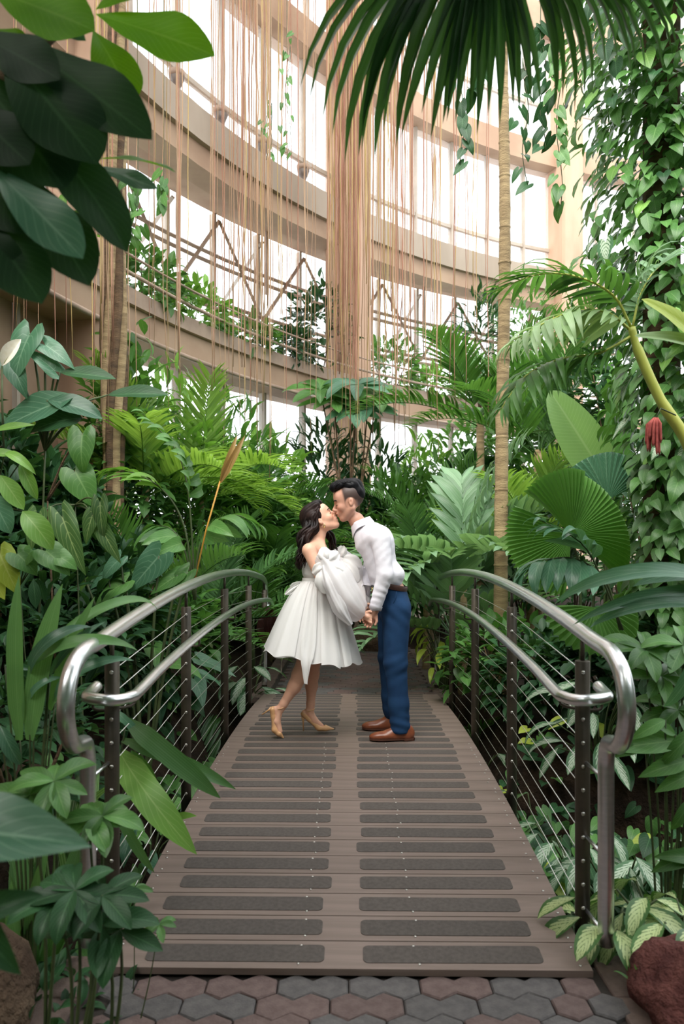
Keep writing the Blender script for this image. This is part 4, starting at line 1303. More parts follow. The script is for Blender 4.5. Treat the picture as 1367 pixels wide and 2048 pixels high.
M['bark_dark'] = surf('dark_bark', srgb(74, 58, 42), srgb(110, 86, 62), 0.9, 0, 6, (1, 1, 3), 0.8, 0.01)
M['white_flower'] = surf('white_spathe', srgb(232, 226, 206), srgb(240, 236, 222), 0.6)
M['red_flower'] = surf('red_catkin', srgb(150, 62, 58), srgb(186, 92, 84), 0.8, 0, 30)
for i, (a, b) in enumerate((((158, 124, 94), (184, 152, 122)), ((150, 104, 82), (176, 132, 110)), ((166, 138, 84), (186, 162, 110)))):
    M['root%d' % i] = surf(('tan_root', 'reddish_root', 'straw_root')[i], srgb(*a), srgb(*b), 0.85, 0, 3, (1, 1, 0.4), per_obj=0.4)

def prof_lance(t): return 0.105 * (math.sin(PI * t ** 0.75) ** 0.9 if 0 < t < 1 else 0)
def prof_ellip(t): return 0.21 * (math.sin(PI * t) ** 0.8 if 0 < t < 1 else 0)
def prof_ovate(t): return 0.27 * (math.sin(PI * t ** 0.68) ** 0.85 if 0 < t < 1 else 0)
def prof_obov(t): return 0.20 * ((math.sin(PI * t ** 1.45) ** 0.75) if 0 < t < 1 else 0)
def prof_strap(t): return 0.042 * min(1, 0.35 + 3 * t) * (1 - max(0, (t - 0.55) / 0.45) ** 1.8)
def prof_leaflet(t): return 0.05 * min(1, 0.3 + 4 * t) * (1 - max(0, (t - 0.35) / 0.65) ** 1.6)
def prof_wide_leaflet(t): return 0.105 * min(1, 0.25 + 3 * t) * (1 - max(0, (t - 0.45) / 0.55) ** 2.0)
def prof_paddle(t): return 0.15 * (math.sin(PI * min(1, t * 0.92 + 0.08) ** 0.9) ** 0.55)
def prof_heart(t): return 0.40 * (1 - t ** 1.5) ** 0.9 * (0.80 + 0.9 * t * (1 - t)) if t < 1 else 0
def prof_arrow(t): return 0.34 * (1 - t ** 1.2) ** 0.9 * (0.78 + 0.9 * t * (1 - t)) if t < 1 else 0

def blade(prof, nl=10, nw=2, fold=0.25, droop=0.3, wave=0.0, lobe=0.0, curl=0.0, seed=0, side=0.0):
    """leaf blade of unit length along +y, face up +z"""
    v, f, uv = [], [], []
    x0, y0, z0, ang = 0.0, 0.0, 0.0, droop * 0.55
    pts = []
    for i in range(nl + 1):
        pts.append((y0, z0, ang))
        ang -= droop * 1.35 / nl * (0.5 + i / nl)
        y0 += math.cos(ang) / nl; z0 += math.sin(ang) / nl
    sc = 1.0 / max(0.3, math.hypot(pts[-1][0], pts[-1][1]))
    rt_ = -math.atan2(pts[-1][1], pts[-1][0]); cr, sr = math.cos(rt_), math.sin(rt_)
    pts = [(y * cr - z * sr, y * sr + z * cr, a + rt_) for y, z, a in pts]
    c = 2 * nw + 1
    for i, (y, z, a) in enumerate(pts):
        t = i / nl
        w = prof(t)
        for j in range(c):
            u = (j - nw) / nw
            e = abs(u)
            bx = u * w
            up = fold * e * w + wave * w * math.sin(11 * t + seed + (2 if u > 0 else 0)) * e - curl * w * e * e
            by = -lobe * (1 - t) ** 2.2 * math.sin(PI * min(1, e * 0.86)) if lobe else 0.0
            v.append((bx + side * t * t * 0.2, (y - math.sin(a) * up) * sc + by, (z + math.cos(a) * up) * sc))
            uv.append((0.5 + 0.5 * u, t))
    for i in range(nl):
        for j in range(c - 1):
            f.append((i * c + j, i * c + j + 1, (i + 1) * c + j + 1, (i + 1) * c + j))
    return v, f, uv

def blade_me(name, *a, **k):
    v, f, uv = blade(*a, **k)
    return mesh(name, v, f, uv)

LV = {
    'lance': [blade_me('leaf', prof_lance, 9, 2, 0.35, d, 0.05, seed=d * 9) for d in (0.2, 0.7, 1.2)],
    'ellip': [blade_me('leaf', prof_ellip, 10, 2, 0.30, d, 0.06, seed=d * 9) for d in (0.15, 0.5, 0.9)],
    'ovate': [blade_me('leaf', prof_ovate, 10, 2, 0.25, d, 0.06, seed=d * 9) for d in (0.2, 0.5, 0.9)],
    'obov': [blade_me('leaf', prof_obov, 14, 3, 0.22, d, 0.10, curl=0.1, seed=d * 9) for d in (0.1, 0.4, 0.8)],
    'strap': [blade_me('leaf', prof_strap, 14, 1, 0.35, d, 0.0, side=s) for d, s in ((0.25, 0.1), (0.9, -0.2), (1.6, 0.2), (2.1, -0.1))],
    'leaflet': [blade_me('leaflet', prof_leaflet, 6, 1, 0.35, d) for d in (0.3, 0.8, 1.3)],
    'wide_leaflet': [blade_me('leaflet', prof_wide_leaflet, 8, 2, 0.30, d) for d in (0.4, 0.9, 1.4)],
    'paddle': [blade_me('leaf', prof_paddle, 18, 4, 0.45, d, 0.05, curl=0.2) for d in (0.25, 0.6)],
    'heart': [blade_me('leaf', prof_heart, 9, 3, 0.16, d, 0.07, 0.22, 0.1, d * 7) for d in (0.2, 0.5, 0.9)],
    'arrow': [blade_me('leaf', prof_arrow, 10, 3, 0.20, d, 0.08, 0.26, 0.12, d * 7) for d in (0.2, 0.5, 0.8)],
}
def variants(kind, mt):
    """the shapes of one kind, each with the material as its own (copied mesh data, shared by all alike leaves)"""
    key = (kind, mt.name)
    if key not in _VC:
        out = []
        for me in LV[kind]:
            c = me.copy(); c.materials.clear(); c.materials.append(mt); out.append(c)
        _VC[key] = out
    return _VC[key]
_VC = {}

def basis(base, d, up, L, W):
    d = Vector(d).normalized(); up = Vector(up)
    x = d.cross(up)
    if x.length < 1e-4: x = d.orthogonal()
    x.normalize(); z = x.cross(d)
    m = Matrix((x * (L * W), d * L, z * L)).transposed().to_4x4()
    m.translation = base
    return m

PR = np.random.default_rng(21)
def put_leaf(parent, me, base, tip, up=(0, 0, 1), width=1.0, name='leaf'):
    base, tip = Vector(base), Vector(tip)
    o = obj(name, me, None, parent)
    d = tip - base
    o.matrix_basis = basis(base - parent.location, d, up, d.length, width)
    return o

def pick(lst): return lst[int(PR.integers(len(lst)))]

def stems(parent, lines, r, mt=None, name='stems'):
    m = MB()
    for ln in lines:
        p = [Vector(q) - parent.location for q in ln]
        p = catmull(p, 4) if len(p) > 2 else p
        m.tube(p, [r * (1.25 - 0.5 * i / max(1, len(p) - 1)) for i in range(len(p))], 5)
    o = m.build(name, mt or M['stem'], parent)
    if len(lines) > 1: o['kind'] = 'stuff'
    return o

def gpos(px, d, dz=0.0):
    x = (px - 683.5) * d / F_PX
    return Vector((x, d, ground(x, d) + dz))

def aroid(name, label, base, n, kind, mt, size, height, spread, group=None, cat='plant', width=1.0, droop=0.9, face=None, a0=0.0, arc=2 * PI, stem_r=0.006, seed=None):
    """clump of stalked blades: stalks arch out from the base, blades hang from their tips"""
    global PR
    if seed is not None: PR = np.random.default_rng(seed)
    t = empty(name, base, label, cat, group)
    vs_ = variants(kind, mt)
    ln = []
    for i in range(n):
        a = a0 + arc * (i + PR.uniform(-0.35, 0.35)) / n
        h = PR.uniform(*height); s = spread * PR.uniform(0.35, 1.0); L = PR.uniform(*size)
        out = Vector((math.cos(a), math.sin(a), 0))
        if face is not None: out = (out + Vector(face) * 0.55).normalized()
        top = base + out * s + Vector((0, 0, h))
        ln.append([base + out * 0.02, base + out * s * 0.4 + Vector((0, 0, h * 0.65)), top])
        dv = out * PR.uniform(0.7, 1.0) + Vector((PR.normal(0, 0.2), PR.normal(0, 0.2), -droop * PR.uniform(0.3, 1.1)))
        up = Vector((0, 0, 1)) + out * 0.5 + Vector((0, -0.35, 0))
        put_leaf(t, pick(vs_), top, top + dv.normalized() * L, up, width * PR.uniform(0.85, 1.1))
    stems(t, ln, stem_r)
    return t

def straps(name, label, base, n, mt, length, group=None, width=1.0, elev=(0.5, 1.3), a0=0.0, arc=2 * PI, cat='plant', seed=None, kind='strap'):
    global PR
    if seed is not None: PR = np.random.default_rng(seed)
    t = empty(name, base, label, cat, group)
    vs_ = variants(kind, mt)
    for i in range(n):
        a = a0 + arc * (i + PR.uniform(-0.4, 0.4)) / n
        e = PR.uniform(*elev); L = PR.uniform(*length)
        d = Vector((math.cos(a) * math.cos(e), math.sin(a) * math.cos(e), math.sin(e)))
        k = 0 if e > 1.0 else int(PR.integers(0, len(vs_)))
        b = base + Vector((math.cos(a), math.sin(a), 0)) * 0.03 + Vector((0, 0, PR.uniform(0, 0.06)))
        put_leaf(t, vs_[k], b, b + d * L, Vector((0, 0, 1)) - d * 0.2 + Vector((PR.normal(0, .3), PR.normal(0, .3), 0)), width)
    return t

def frond_curve(base, d0, L, sag, n=14):
    """curve of a palm frond leaving base along d0 and bending down"""
    p = Vector(base); d = Vector(d0).normalized(); out = [p.copy()]
    for i in range(n):
        d = (d + Vector((0, 0, -sag / n * (0.4 + 1.2 * i / n)))).normalized()
        p = p + d * (L / n); out.append(p.copy())
    return out

def frond(parent, curve, nl, leaf_len, mt, sep=False, angle=0.95, vee=0.35, droop=0.5, start=0.18, kind='leaflet', width=1.0, rach=0.008, stem_mt=None, hang=0.0, sided=(-1, 1), nrm=None):
    """one feather frond: rachis mesh, leaflets either separate sub-parts or joined with it"""
    loc = parent.location
    C_ = [p - loc for p in curve]
    n = len(C_)
    m = MB()
    m.tube(C_, [rach * (1.2 - 0.9 * i / (n - 1)) for i in range(n)], 5)
    items = []
    for i in range(nl):
        t = start + (1 - start) * (i + 0.5) / nl
        k = t * (n - 1); i0 = min(n - 2, int(k)); fr = k - i0
        p = C_[i0].lerp(C_[i0 + 1], fr)
        tg = (C_[i0 + 1] - C_[i0]).normalized()
        sd = tg.cross(Vector(nrm) if nrm is not None else Vector((0, 0, 1)))
        if sd.length < 0.1: sd = Vector((1, 0, 0))
        sd.normalize(); up = sd.cross(tg)
        prof = math.sin(PI * (0.16 + 0.74 * t)) ** 0.7
        for s in sided:
            an = angle * (1 - 0.35 * t) + PR.normal(0, 0.06)
            d = tg * math.cos(an) + sd * (s * math.sin(an)) + up * vee * 0.6 + Vector((0, 0, -hang))
            L = leaf_len * prof * PR.uniform(0.9, 1.08)
            items.append((p, d.normalized(), up, L))
    if sep:
        r = m.build('frond', stem_mt or M['stem'], parent)
        vs_ = variants(kind, mt)
        for p, d, up, L in items:
            o = obj('leaflet', pick(vs_), None, r)
            o.matrix_basis = basis(p, d, up, L, width)
        return r
    vl = [blade(prof_leaflet if kind == 'leaflet' else prof_wide_leaflet, 4, 1, 0.35, dd) for dd in (droop * 0.6, droop, droop * 1.5)]
    V = [np.array(q[0]) for q in vl]
    for p, d, up, L in items:
        k = int(PR.integers(3))
        mt4 = np.array(basis(p, d, up, L, width))
        vv = V[k] @ mt4[:3, :3].T + mt4[:3, 3]
        m.add(vv.tolist(), vl[k][1], vl[k][2])
    return m.build('frond', mt, parent)

def palm(name, label, base, n, L, leaf_len, mt, nl=26, h=0.3, elev=(0.4, 1.2), sag=1.1, group=None, a0=0.0, arc=2 * PI, kind='leaflet', width=1.0, trunk=0.03, seed=None, sep=False, cat='palm', angle=0.95, hang=0.0):
    global PR
    if seed is not None: PR = np.random.default_rng(seed)
    t = empty(name, base, label, cat, group)
    MB().tube([(0, 0, -0.05), (PR.normal(0, .01), 0, h * 0.5), (0, 0, h + 0.1)], [trunk * 1.2, trunk, trunk * 0.8], 8).build('trunk', M['bark'] if h > 0.8 else M['stem'], t)
    top = Vector(base) + Vector((0, 0, h))
    for i in range(n):
        a = a0 + arc * (i + PR.uniform(-0.3, 0.3)) / n
        e = PR.uniform(*elev)
        d0 = Vector((math.cos(a) * math.cos(e), math.sin(a) * math.cos(e), math.sin(e)))
        frond(t, frond_curve(top, d0, L * PR.uniform(0.8, 1.1), sag * PR.uniform(0.8, 1.2)), nl, leaf_len, mt, sep, kind=kind, width=width, angle=angle, hang=hang)
    return t

def cloud_mesh(n, rad, kind_fn, size, seed, hang=0.3):
    """many leaves on one bush, arranged through an ellipsoid, facing out"""
    r = np.random.default_rng(seed)
    vl = [blade(kind_fn, 4, 1, 0.3, dd) for dd in (0.3, 0.8)]
    m = MB()
    for i in range(n):
        u = r.normal(size=3); u /= np.linalg.norm(u)
        if u[2] < -0.55: u[2] *= -0.5
        p = u * np.array(rad) * r.uniform(0.45, 1.0) ** 0.6
        d = Vector(u) + Vector((r.normal(0, .5), r.normal(0, .5), r.normal(0, .35) - hang))
        L = r.uniform(*size)
        mt4 = np.array(basis(Vector(p), d, Vector((0, 0, 1)) + Vector(u) * 0.5, L, r.uniform(0.85, 1.15)))
        v, f, uv = vl[int(r.integers(2))]
        m.add((np.array(v) @ mt4[:3, :3].T + mt4[:3, 3]).tolist(), f, uv)
    return m.mesh('foliage')

BUSH = {}
def bush(name, label, base, rad, n, kind_fn, size, mt, seed, group=None, hang=0.3, cat='shrub'):
    t = empty(name, base, label, cat, group)
    me = cloud_mesh(n, rad, kind_fn, size, seed, hang)
    o = obj('foliage', me, mt, t, (0, 0, rad[2] * 0.85)); o['kind'] = 'stuff'
    r = np.random.default_rng(seed + 1)
    for k in range(4):
        a = r.uniform(0, 6.28)
        MB().tube([(0.02 * math.cos(a), 0.02 * math.sin(a), -0.05), (rad[0] * 0.3 * math.cos(a), rad[1] * 0.3 * math.sin(a), rad[2] * 0.6), (rad[0] * 0.6 * math.cos(a), rad[1] * 0.6 * math.sin(a), rad[2] * 1.3)], [0.014, 0.01, 0.005], 5).build('branch', M['bark_dark'], t)
    return t
# ================================================================ far background planting
TZ = zz(0.455)
GREEN = ['mid', 'dark', 'bright', 'blue']
# shrubs and palms along the wall, from left to right
far = [
    # px, d, rx, rz, material, profile, leaf size, label
    (60, 6.3, 0.55, 0.80, 'dark', prof_ovate, (0.12, 0.22), 'dark bushy shrub at the left edge under the concrete wall'),
    (215, 7.3, 0.6, 0.95, 'dark', prof_ellip, (0.10, 0.2), 'dark green shrub at the foot of the left pink column'),
    (330, 8.2, 0.75, 1.1, 'mid', prof_lance, (0.16, 0.3), 'mid green shrub behind the brown folded palm leaf'),
    (430, 9.2, 0.8, 1.15, 'bright', prof_ellip, (0.10, 0.2), 'sunlit yellowish shrub under the left windows'),
    (520, 10.4, 0.8, 0.75, 'mid', prof_lance, (0.16, 0.28), 'low mid green shrub behind the woman, under the windows'),
    (610, 11.2, 0.8, 0.95, 'dark', prof_lance, (0.14, 0.26), 'dark shrub behind the kissing couple'),
    (700, 11.6, 0.8, 1.25, 'dark', prof_ellip, (0.14, 0.24), 'tall dark shrub before the central pink column'),
    (790, 11.8, 0.9, 1.05, 'mid', prof_lance, (0.16, 0.3), 'mid green shrub behind the man, left of the slim trunk'),
    (880, 12.2, 0.9, 0.95, 'bright', prof_lance, (0.16, 0.3), 'bright narrow-leaved shrub left of the slim tree trunk'),
    (960, 12.4, 1.0, 1.05, 'mid', prof_ellip, (0.12, 0.22), 'mid green shrub just behind the slim tree trunk'),
    (1060, 10.8, 0.9, 1.1, 'dark', prof_ovate, (0.08, 0.16), 'dark small-leaved shrub above the round fan palm leaf'),
    (1150, 9.0, 0.9, 1.1, 'dark', prof_ovate, (0.08, 0.16), 'dark small-leaved shrub behind the pale paddle leaves'),
    (1260, 7.4, 0.8, 1.2, 'dark', prof_ellip, (0.08, 0.16), 'dark shrub behind the red catkins'),
    (1350, 6.2, 0.6, 1.2, 'dark', prof_ovate, (0.08, 0.16), 'dark shrub at the right edge under the vines'),
]
for i, (px, d, rx, rz, mt, pf, sz, lb) in enumerate(far):
    bush('shrub', lb, gpos(px, d), (rx, 0.6, rz), 520, pf, sz, LM[mt], 100 + i, 'shrubs along the greenhouse wall')

def wall_d(px):
    k = (px - 683.5) / F_PX
    A_ = 1 + k * k; B_ = -2 * (k * GC.x + GC.y); C_ = GC.x ** 2 + GC.y ** 2 - GR ** 2
    return (-B_ + math.sqrt(B_ * B_ - 4 * A_ * C_)) / (2 * A_)
tall = [
    (255, 7.6, 0.5, 1.75, 'mid', prof_ellip, (0.14, 0.26), 700, 'tall leafy shrub right of the left pink column'),
    (345, 8.6, 0.7, 1.70, 'bright', prof_lance, (0.2, 0.36), 700, 'tall sunlit narrow-leaved shrub under the left terrace'),
    (455, 9.6, 0.75, 1.75, 'mid', prof_lance, (0.2, 0.36), 620, 'tall mid green shrub under the terrace, third from the left'),
    (545, 10.8, 0.7, 1.65, 'bright', prof_ovate, (0.14, 0.3), 420, 'tall loose broad-leaved shrub before the bright glass'),
    (400, 9.2, 0.7, 1.5, 'mid', prof_lance, (0.2, 0.34), 900, 'dense mid green shrub behind the pleated palm'),
    (500, 10.2, 0.7, 1.35, 'mid', prof_ellip, (0.16, 0.3), 800, 'dense shrub left of the woman, under the terrace'),
    (590, 11.0, 0.7, 1.3, 'bright', prof_lance, (0.18, 0.32), 700, 'dense light green shrub behind the head of the woman'),
    (800, 11.4, 0.8, 1.45, 'mid', prof_lance, (0.2, 0.36), 1000, 'dense shrub behind the shoulder of the man'),
    (885, 11.8, 0.9, 1.5, 'mid', prof_lance, (0.2, 0.36), 1000, 'dense narrow-leaved shrub between the man and the slim trunk'),
    (960, 11.2, 0.9, 1.5, 'dark', prof_ellip, (0.16, 0.28), 1000, 'dense dark shrub left of the slim trunk'),
    (640, 11.6, 0.8, 1.9, 'dark', prof_lance, (0.2, 0.36), 900, 'tall dark shrub just left of the central column foot'),
    (745, 12.0, 0.85, 1.8, 'dark', prof_lance, (0.2, 0.36), 800, 'tall dark shrub just right of the central column foot'),
    (845, 12.6, 0.9, 1.75, 'bright', prof_lance, (0.2, 0.38), 640, 'tall bright shrub under the terrace right of the column'),
    (930, 13.0, 1.0, 2.0, 'mid', prof_ellip, (0.16, 0.3), 760, 'tall shrub under the terrace left of the slim trunk'),
    (1040, 12.4, 1.1, 2.1, 'mid', prof_ellip, (0.16, 0.3), 900, 'tall shrub right of the slim trunk under the terrace'),
    (1150, 10.6, 1.1, 2.2, 'mid', prof_ovate, (0.14, 0.26), 900, 'tall shrub behind the paddle leaves'),
    (1270, 8.6, 1.0, 2.2, 'dark', prof_ovate, (0.12, 0.22), 900, 'tall dark shrub behind the yellow green crownshaft'),
]
for i, (px, d, rx, rz, mt, pf, sz, n, lb) in enumerate(tall):
    bush('tall_shrub', lb, gpos(px, d), (rx, 0.6, rz), n, pf, sz, LM[mt], 150 + i, 'tall shrubs under the terrace')

# leafy plants along the terrace beam
for i, (a, mt, h, lb) in enumerate(((176, 'mid', 0.35, 'leafy shrub on the terrace at the far left'), (166.5, 'bright', 0.35, 'bright leafy plant on the terrace left of the pink column'),
        (157, 'mid', 0.5, 'broad-leaved plant on the terrace right of the left column'), (153, 'bright', 0.45, 'light green plant on the terrace under the left trusses'),
        (148, 'mid', 0.36, 'mid green plant on the terrace below the second uplight'), (143.5, 'dark', 0.40, 'dark plant on the terrace below the third uplight'),
        (139.5, 'dark', 1.0, 'tall dark shrub on the terrace just left of the central column'), (131.5, 'mid', 0.62, 'mid green shrub on the terrace right of the central column'),
        (127, 'bright', 0.4, 'bright green shrub on the terrace left of the slim trunk'), (121, 'mid', 0.6, 'shrub on the terrace behind the slim trunk'), (114, 'mid', 0.8, 'shrub on the terrace at the right, by the vines'))):
    q = ring(a, GR + 0.15, TZ)
    bush('terrace_plant', lb, q, (0.6, 0.6, h), 330, prof_ellip if i % 2 else prof_ovate, (0.12, 0.24), LM[mt], 200 + i, 'plants on the terrace beam')

# tall narrow shrubs seen against the bright windows at the right
bush('tall_shrub', 'airy upright shrub against the bright windows right of the slim trunk', ring(118.5, GR - 0.6, TZ), (0.75, 0.6, 1.55), 360, prof_lance, (0.20, 0.34), LM['mid'], 301, cat='shrub')
bush('tall_shrub', 'airy dark shrub against the bright windows left of the slim trunk', ring(123.5, GR - 0.5, TZ), (0.55, 0.5, 1.25), 260, prof_lance, (0.22, 0.34), LM['dark'], 302, cat='shrub')

# palms of the middle distance
gp = 'feather palms in the middle distance'
PALMS = [
    # px, d, h, n, L, leaflet, material, count, label
    (300, 6.0, 0.35, 9, 1.35, 0.40, 'palm', 30, 'feather palm behind the pleated palm at the left'),
    (420, 7.4, 0.5, 9, 1.45, 0.42, 'palm_dark', 30, 'dark feather palm left of the woman, above the railing'),
    (503, 8.4, 0.5, 9, 1.4, 0.40, 'palm', 28, 'green feather palm just behind the woman in white'),
    (540, 9.6, 0.9, 9, 1.4, 0.40, 'palm', 28, 'feather palm behind the woman, before the bright glass'),
    (660, 11.1, 1.3, 9, 1.4, 0.42, 'palm_dark', 28, 'dark feather palm above the kissing couple'),
    (852, 8.8, 0.9, 9, 1.45, 0.42, 'palm_dark', 28, 'dark feather palm behind the man, nearest his head'),
    (905, 7.6, 0.55, 10, 1.35, 0.42, 'palm_blue', 26, 'grey green feather palm right of the man'),
    (925, 7.4, 1.15, 9, 1.5, 0.50, 'palm_blue', 26, 'pale grey palm with long leaflets between man and slim trunk'),
    (985, 8.6, 0.9, 10, 1.5, 0.44, 'palm_blue', 26, 'pale feather palm at the foot of the slim trunk'),
    (860, 9.8, 1.3, 9, 1.5, 0.42, 'palm', 28, 'tall feather palm between the man and the slim trunk'),
    (960, 10.6, 3.1, 9, 1.9, 0.55, 'palm', 30, 'tallest feather palm, level with the terrace right of the column'),
    (1075, 9.6, 2.4, 9, 2.0, 0.55, 'palm', 30, 'tall feather palm right of the slim trunk'),
    (290, 7.6, 1.55, 10, 1.5, 0.48, 'palm_bright', 30, 'tall sunlit feather palm left of the dry brown leaf'),
    (400, 8.6, 1.7, 10, 1.5, 0.48, 'palm_bright', 30, 'tall sunlit feather palm behind the dry brown leaf'),
    (500, 9.6, 1.5, 9, 1.4, 0.45, 'palm', 30, 'tall feather palm under the terrace, left of the couple'),
    (1060, 8.8, 1.4, 9, 1.4, 0.46, 'palm_bright', 28, 'bright feather palm right of the slim trunk, behind the fan leaf'),
    (448, 5.9, 0.02, 8, 0.95, 0.30, 'palm_dark', 24, 'low feather palm behind the left railing, by the dress'),
    (892, 6.9, 0.1, 8, 0.95, 0.28, 'palm', 22, 'low feather palm right behind the man in blue trousers'),
]
for i, (px, d, h, n, L, ll, mt, nl, lb) in enumerate(PALMS):
    wide = mt == 'palm_blue'
    palm('feather_palm', lb, gpos(px, d), n, L, ll, LM[mt], nl if not wide else 13, h, (0.35, 1.3), 1.15, gp, seed=400 + i, kind='wide_leaflet' if wide else 'leaflet', width=1.0 if wide else 0.95, trunk=0.03 + 0.012 * h, angle=0.95)

# the slim pale trunk
tr = empty('slim_tree', gpos(1001, 6.9), 'slim pale tree trunk rising out of the picture right of the man', 'tree')
pts = [P(1001, 1130, 6.9), P(1002, 980, 6.9), P(1004, 800, 6.9), P(1008, 600, 6.9), P(1009, 420, 6.9), P(1007, 250, 6.9), P(1004, 60, 6.9), P(1000, -200, 6.9), P(996, -600, 6.9)]
pts = catmull([Vector(gpos(1001, 6.9)) - Vector((0, 0, 0.1))] + pts, 5)
rad = [0.068 - 0.028 * i / (len(pts) - 1) + 0.0035 * math.sin(i * 2.3) for i in range(len(pts))]
MB().tube([p - tr.location for p in pts], rad, 12).build('trunk', M['bark'], tr)
for z in np.linspace(0.8, 7.2, 17):
    k = min(range(len(pts)), key=lambda i: abs(pts[i].z - z))
    c = pts[k] - tr.location
    MB().tube([c + Vector((0, 0, -0.012)), c, c + Vector((0, 0, 0.012))], [rad[k] * 1.02, rad[k] * 1.12, rad[k] * 1.02], 12, False).build('growth_ring', M['bark'], tr)
# root-wrapped trunk at the left column
tr = empty('root_trunk', gpos(228, 7.0), 'brown root-wrapped trunk in front of the left pink column', 'tree')
for k in range(7):
    a = k * 0.9
    q = [Vector((0.07 * math.cos(a + z * 0.5) + 0.02 * math.sin(3 * z + k), 0.06 * math.sin(a + z * 0.5), z)) for z in np.linspace(-0.6, 7.5, 26)]
    MB().tube(q, 0.045, 7).build('root_strand', M['bark'] if k % 2 else M['bark_dark'], tr)

# ---------------------------------------------------------------- aerial roots
RV = []
r2 = np.random.default_rng(77)
for k in range(8):
    n = 16; off = np.cumsum(r2.normal(0, 0.010, (n, 2)), 0)
    pts = [Vector((off[i, 0], off[i, 1], -i / (n - 1))) for i in range(n)]
    me3 = []
    for c in range(3):
        m = MB(); m.tube(pts, [1.0] * n, 4)
        RV.append((k, pts))
def root(px, d, py_end, r, c, label, wob):
    d = min(d, wall_d(px) - 0.75)
    top = Vector(((px - 683.5) * d / F_PX, d, 11.0))
    bot = P(px, py_end, d)
    Ln = top.z - bot.z
    k, base = RV[int(r2.integers(len(RV)))]
    mir = 1 if r2.random() < 0.5 else -1
    pts = []
    for i, p in enumerate(base):
        f = i / (len(base) - 1)
        pts.append(Vector((p.x * wob * mir, p.y * wob, -Ln * f)))
    rad = [r * (1.0 - 0.55 * i / (len(pts) - 1)) for i in range(len(pts))]
    m = MB().tube(pts, rad, 4)
    o = m.build('aerial_root', M['root%d' % c])
    o.location = top
    tag(o, label, 'root', 'aerial roots hanging from the roof')
REG = {'': 'among the loose roots across the windows', 'l': 'in the curtain before the left windows', 'r': 'in the curtain right of the central column', 'k': 'beside the left pink column', 'e': 'at the far left before the concrete beam'}
KIND = ['thin tan aerial root', 'thin reddish aerial root', 'thin straw-coloured aerial root']
LAB = ['thin tan aerial root hanging straight down from the roof', 'thin reddish aerial root hanging straight down from the roof', 'thin straw-coloured aerial root hanging straight down from the roof']
LABC = ['tan aerial root in the dense bundle before the central column', 'reddish aerial root in the dense bundle before the central column', 'straw-coloured aerial root in the dense bundle before the central column']
spots = []
for i in range(50): spots.append((r2.normal(692, 22), r2.uniform(11.4, 12.4), r2.uniform(640, 960), r2.uniform(0.010, 0.020), 'c'))
for i in range(46): spots.append((r2.normal(500, 34), r2.uniform(7.5, 11), r2.uniform(560, 940), r2.uniform(0.006, 0.011), 'l'))
for i in range(46): spots.append((r2.normal(795, 42), r2.uniform(8, 11.5), r2.uniform(560, 900), r2.uniform(0.007, 0.013), 'r'))
for i in range(26): spots.append((r2.normal(225, 24), r2.uniform(6.0, 7.4), r2.uniform(560, 900), r2.uniform(0.006, 0.012), 'k'))
for i in range(64): spots.append((r2.uniform(250, 980), r2.uniform(6.5, 11), r2.uniform(520, 960), r2.uniform(0.005, 0.009), ''))
for i in range(8): spots.append((r2.uniform(0, 180), r2.uniform(5.0, 6.2), r2.uniform(640, 860), r2.uniform(0.004, 0.007), 'e'))
for i, (px, d, pe, r, c) in enumerate(spots):
    mc = int(r2.choice(3, p=[0.45, 0.30, 0.25]))
    root(px, d, pe, r, mc, LABC[mc] if c == 'c' else KIND[mc] + ' hanging ' + REG[c], r2.uniform(0.5, 1.5))
# ================================================================ planting on the two banks
def leafpx(t, kind, mt, b, e, d, width=1.0, de=None, up=(0, -1, 0.7), var=None, name='leaf'):
    """a leaf from base b to tip e (photo positions at depth d), as a part of t"""
    vs_ = variants(kind, LM[mt])
    me = pick(vs_) if var is None else vs_[var % len(vs_)]
    return put_leaf(t, me, P(b[0], b[1], d), P(e[0], e[1], d if de is None else de), up, width, name)

def leafy(name, label, root_px, d, kind, mt, leaves, width=1.0, group=None, stem_mt=None, r=0.006, up=(0, -1, 0.7), cat='plant', base=None, hub=None):
    """a plant whose blades are set one by one; stalks run from the ground (or hub) to each blade"""
    bs = gpos(root_px, d) if base is None else Vector(base)
    t = empty(name, bs, label, cat, group)
    ln = []
    for q in leaves:
        b, e = q[0], q[1]
        opt = q[2] if len(q) > 2 else {}
        dd = opt.get('d', d)
        leafpx(t, opt.get('k', kind), opt.get('m', mt), b, e, dd, opt.get('w', width), opt.get('de'), opt.get('up', up), opt.get('v'))
        p = P(b[0], b[1], dd)
        s = Vector(hub) if hub is not None else bs
        mid = s.lerp(p, 0.5) + Vector((0, 0, 0.12 * (p - s).length))
        ln.append([s, mid, p])
    if hub is not None: ln.append([bs, bs.lerp(Vector(hub), 0.5), Vector(hub)])
    stems(t, ln, r, stem_mt)
    return t

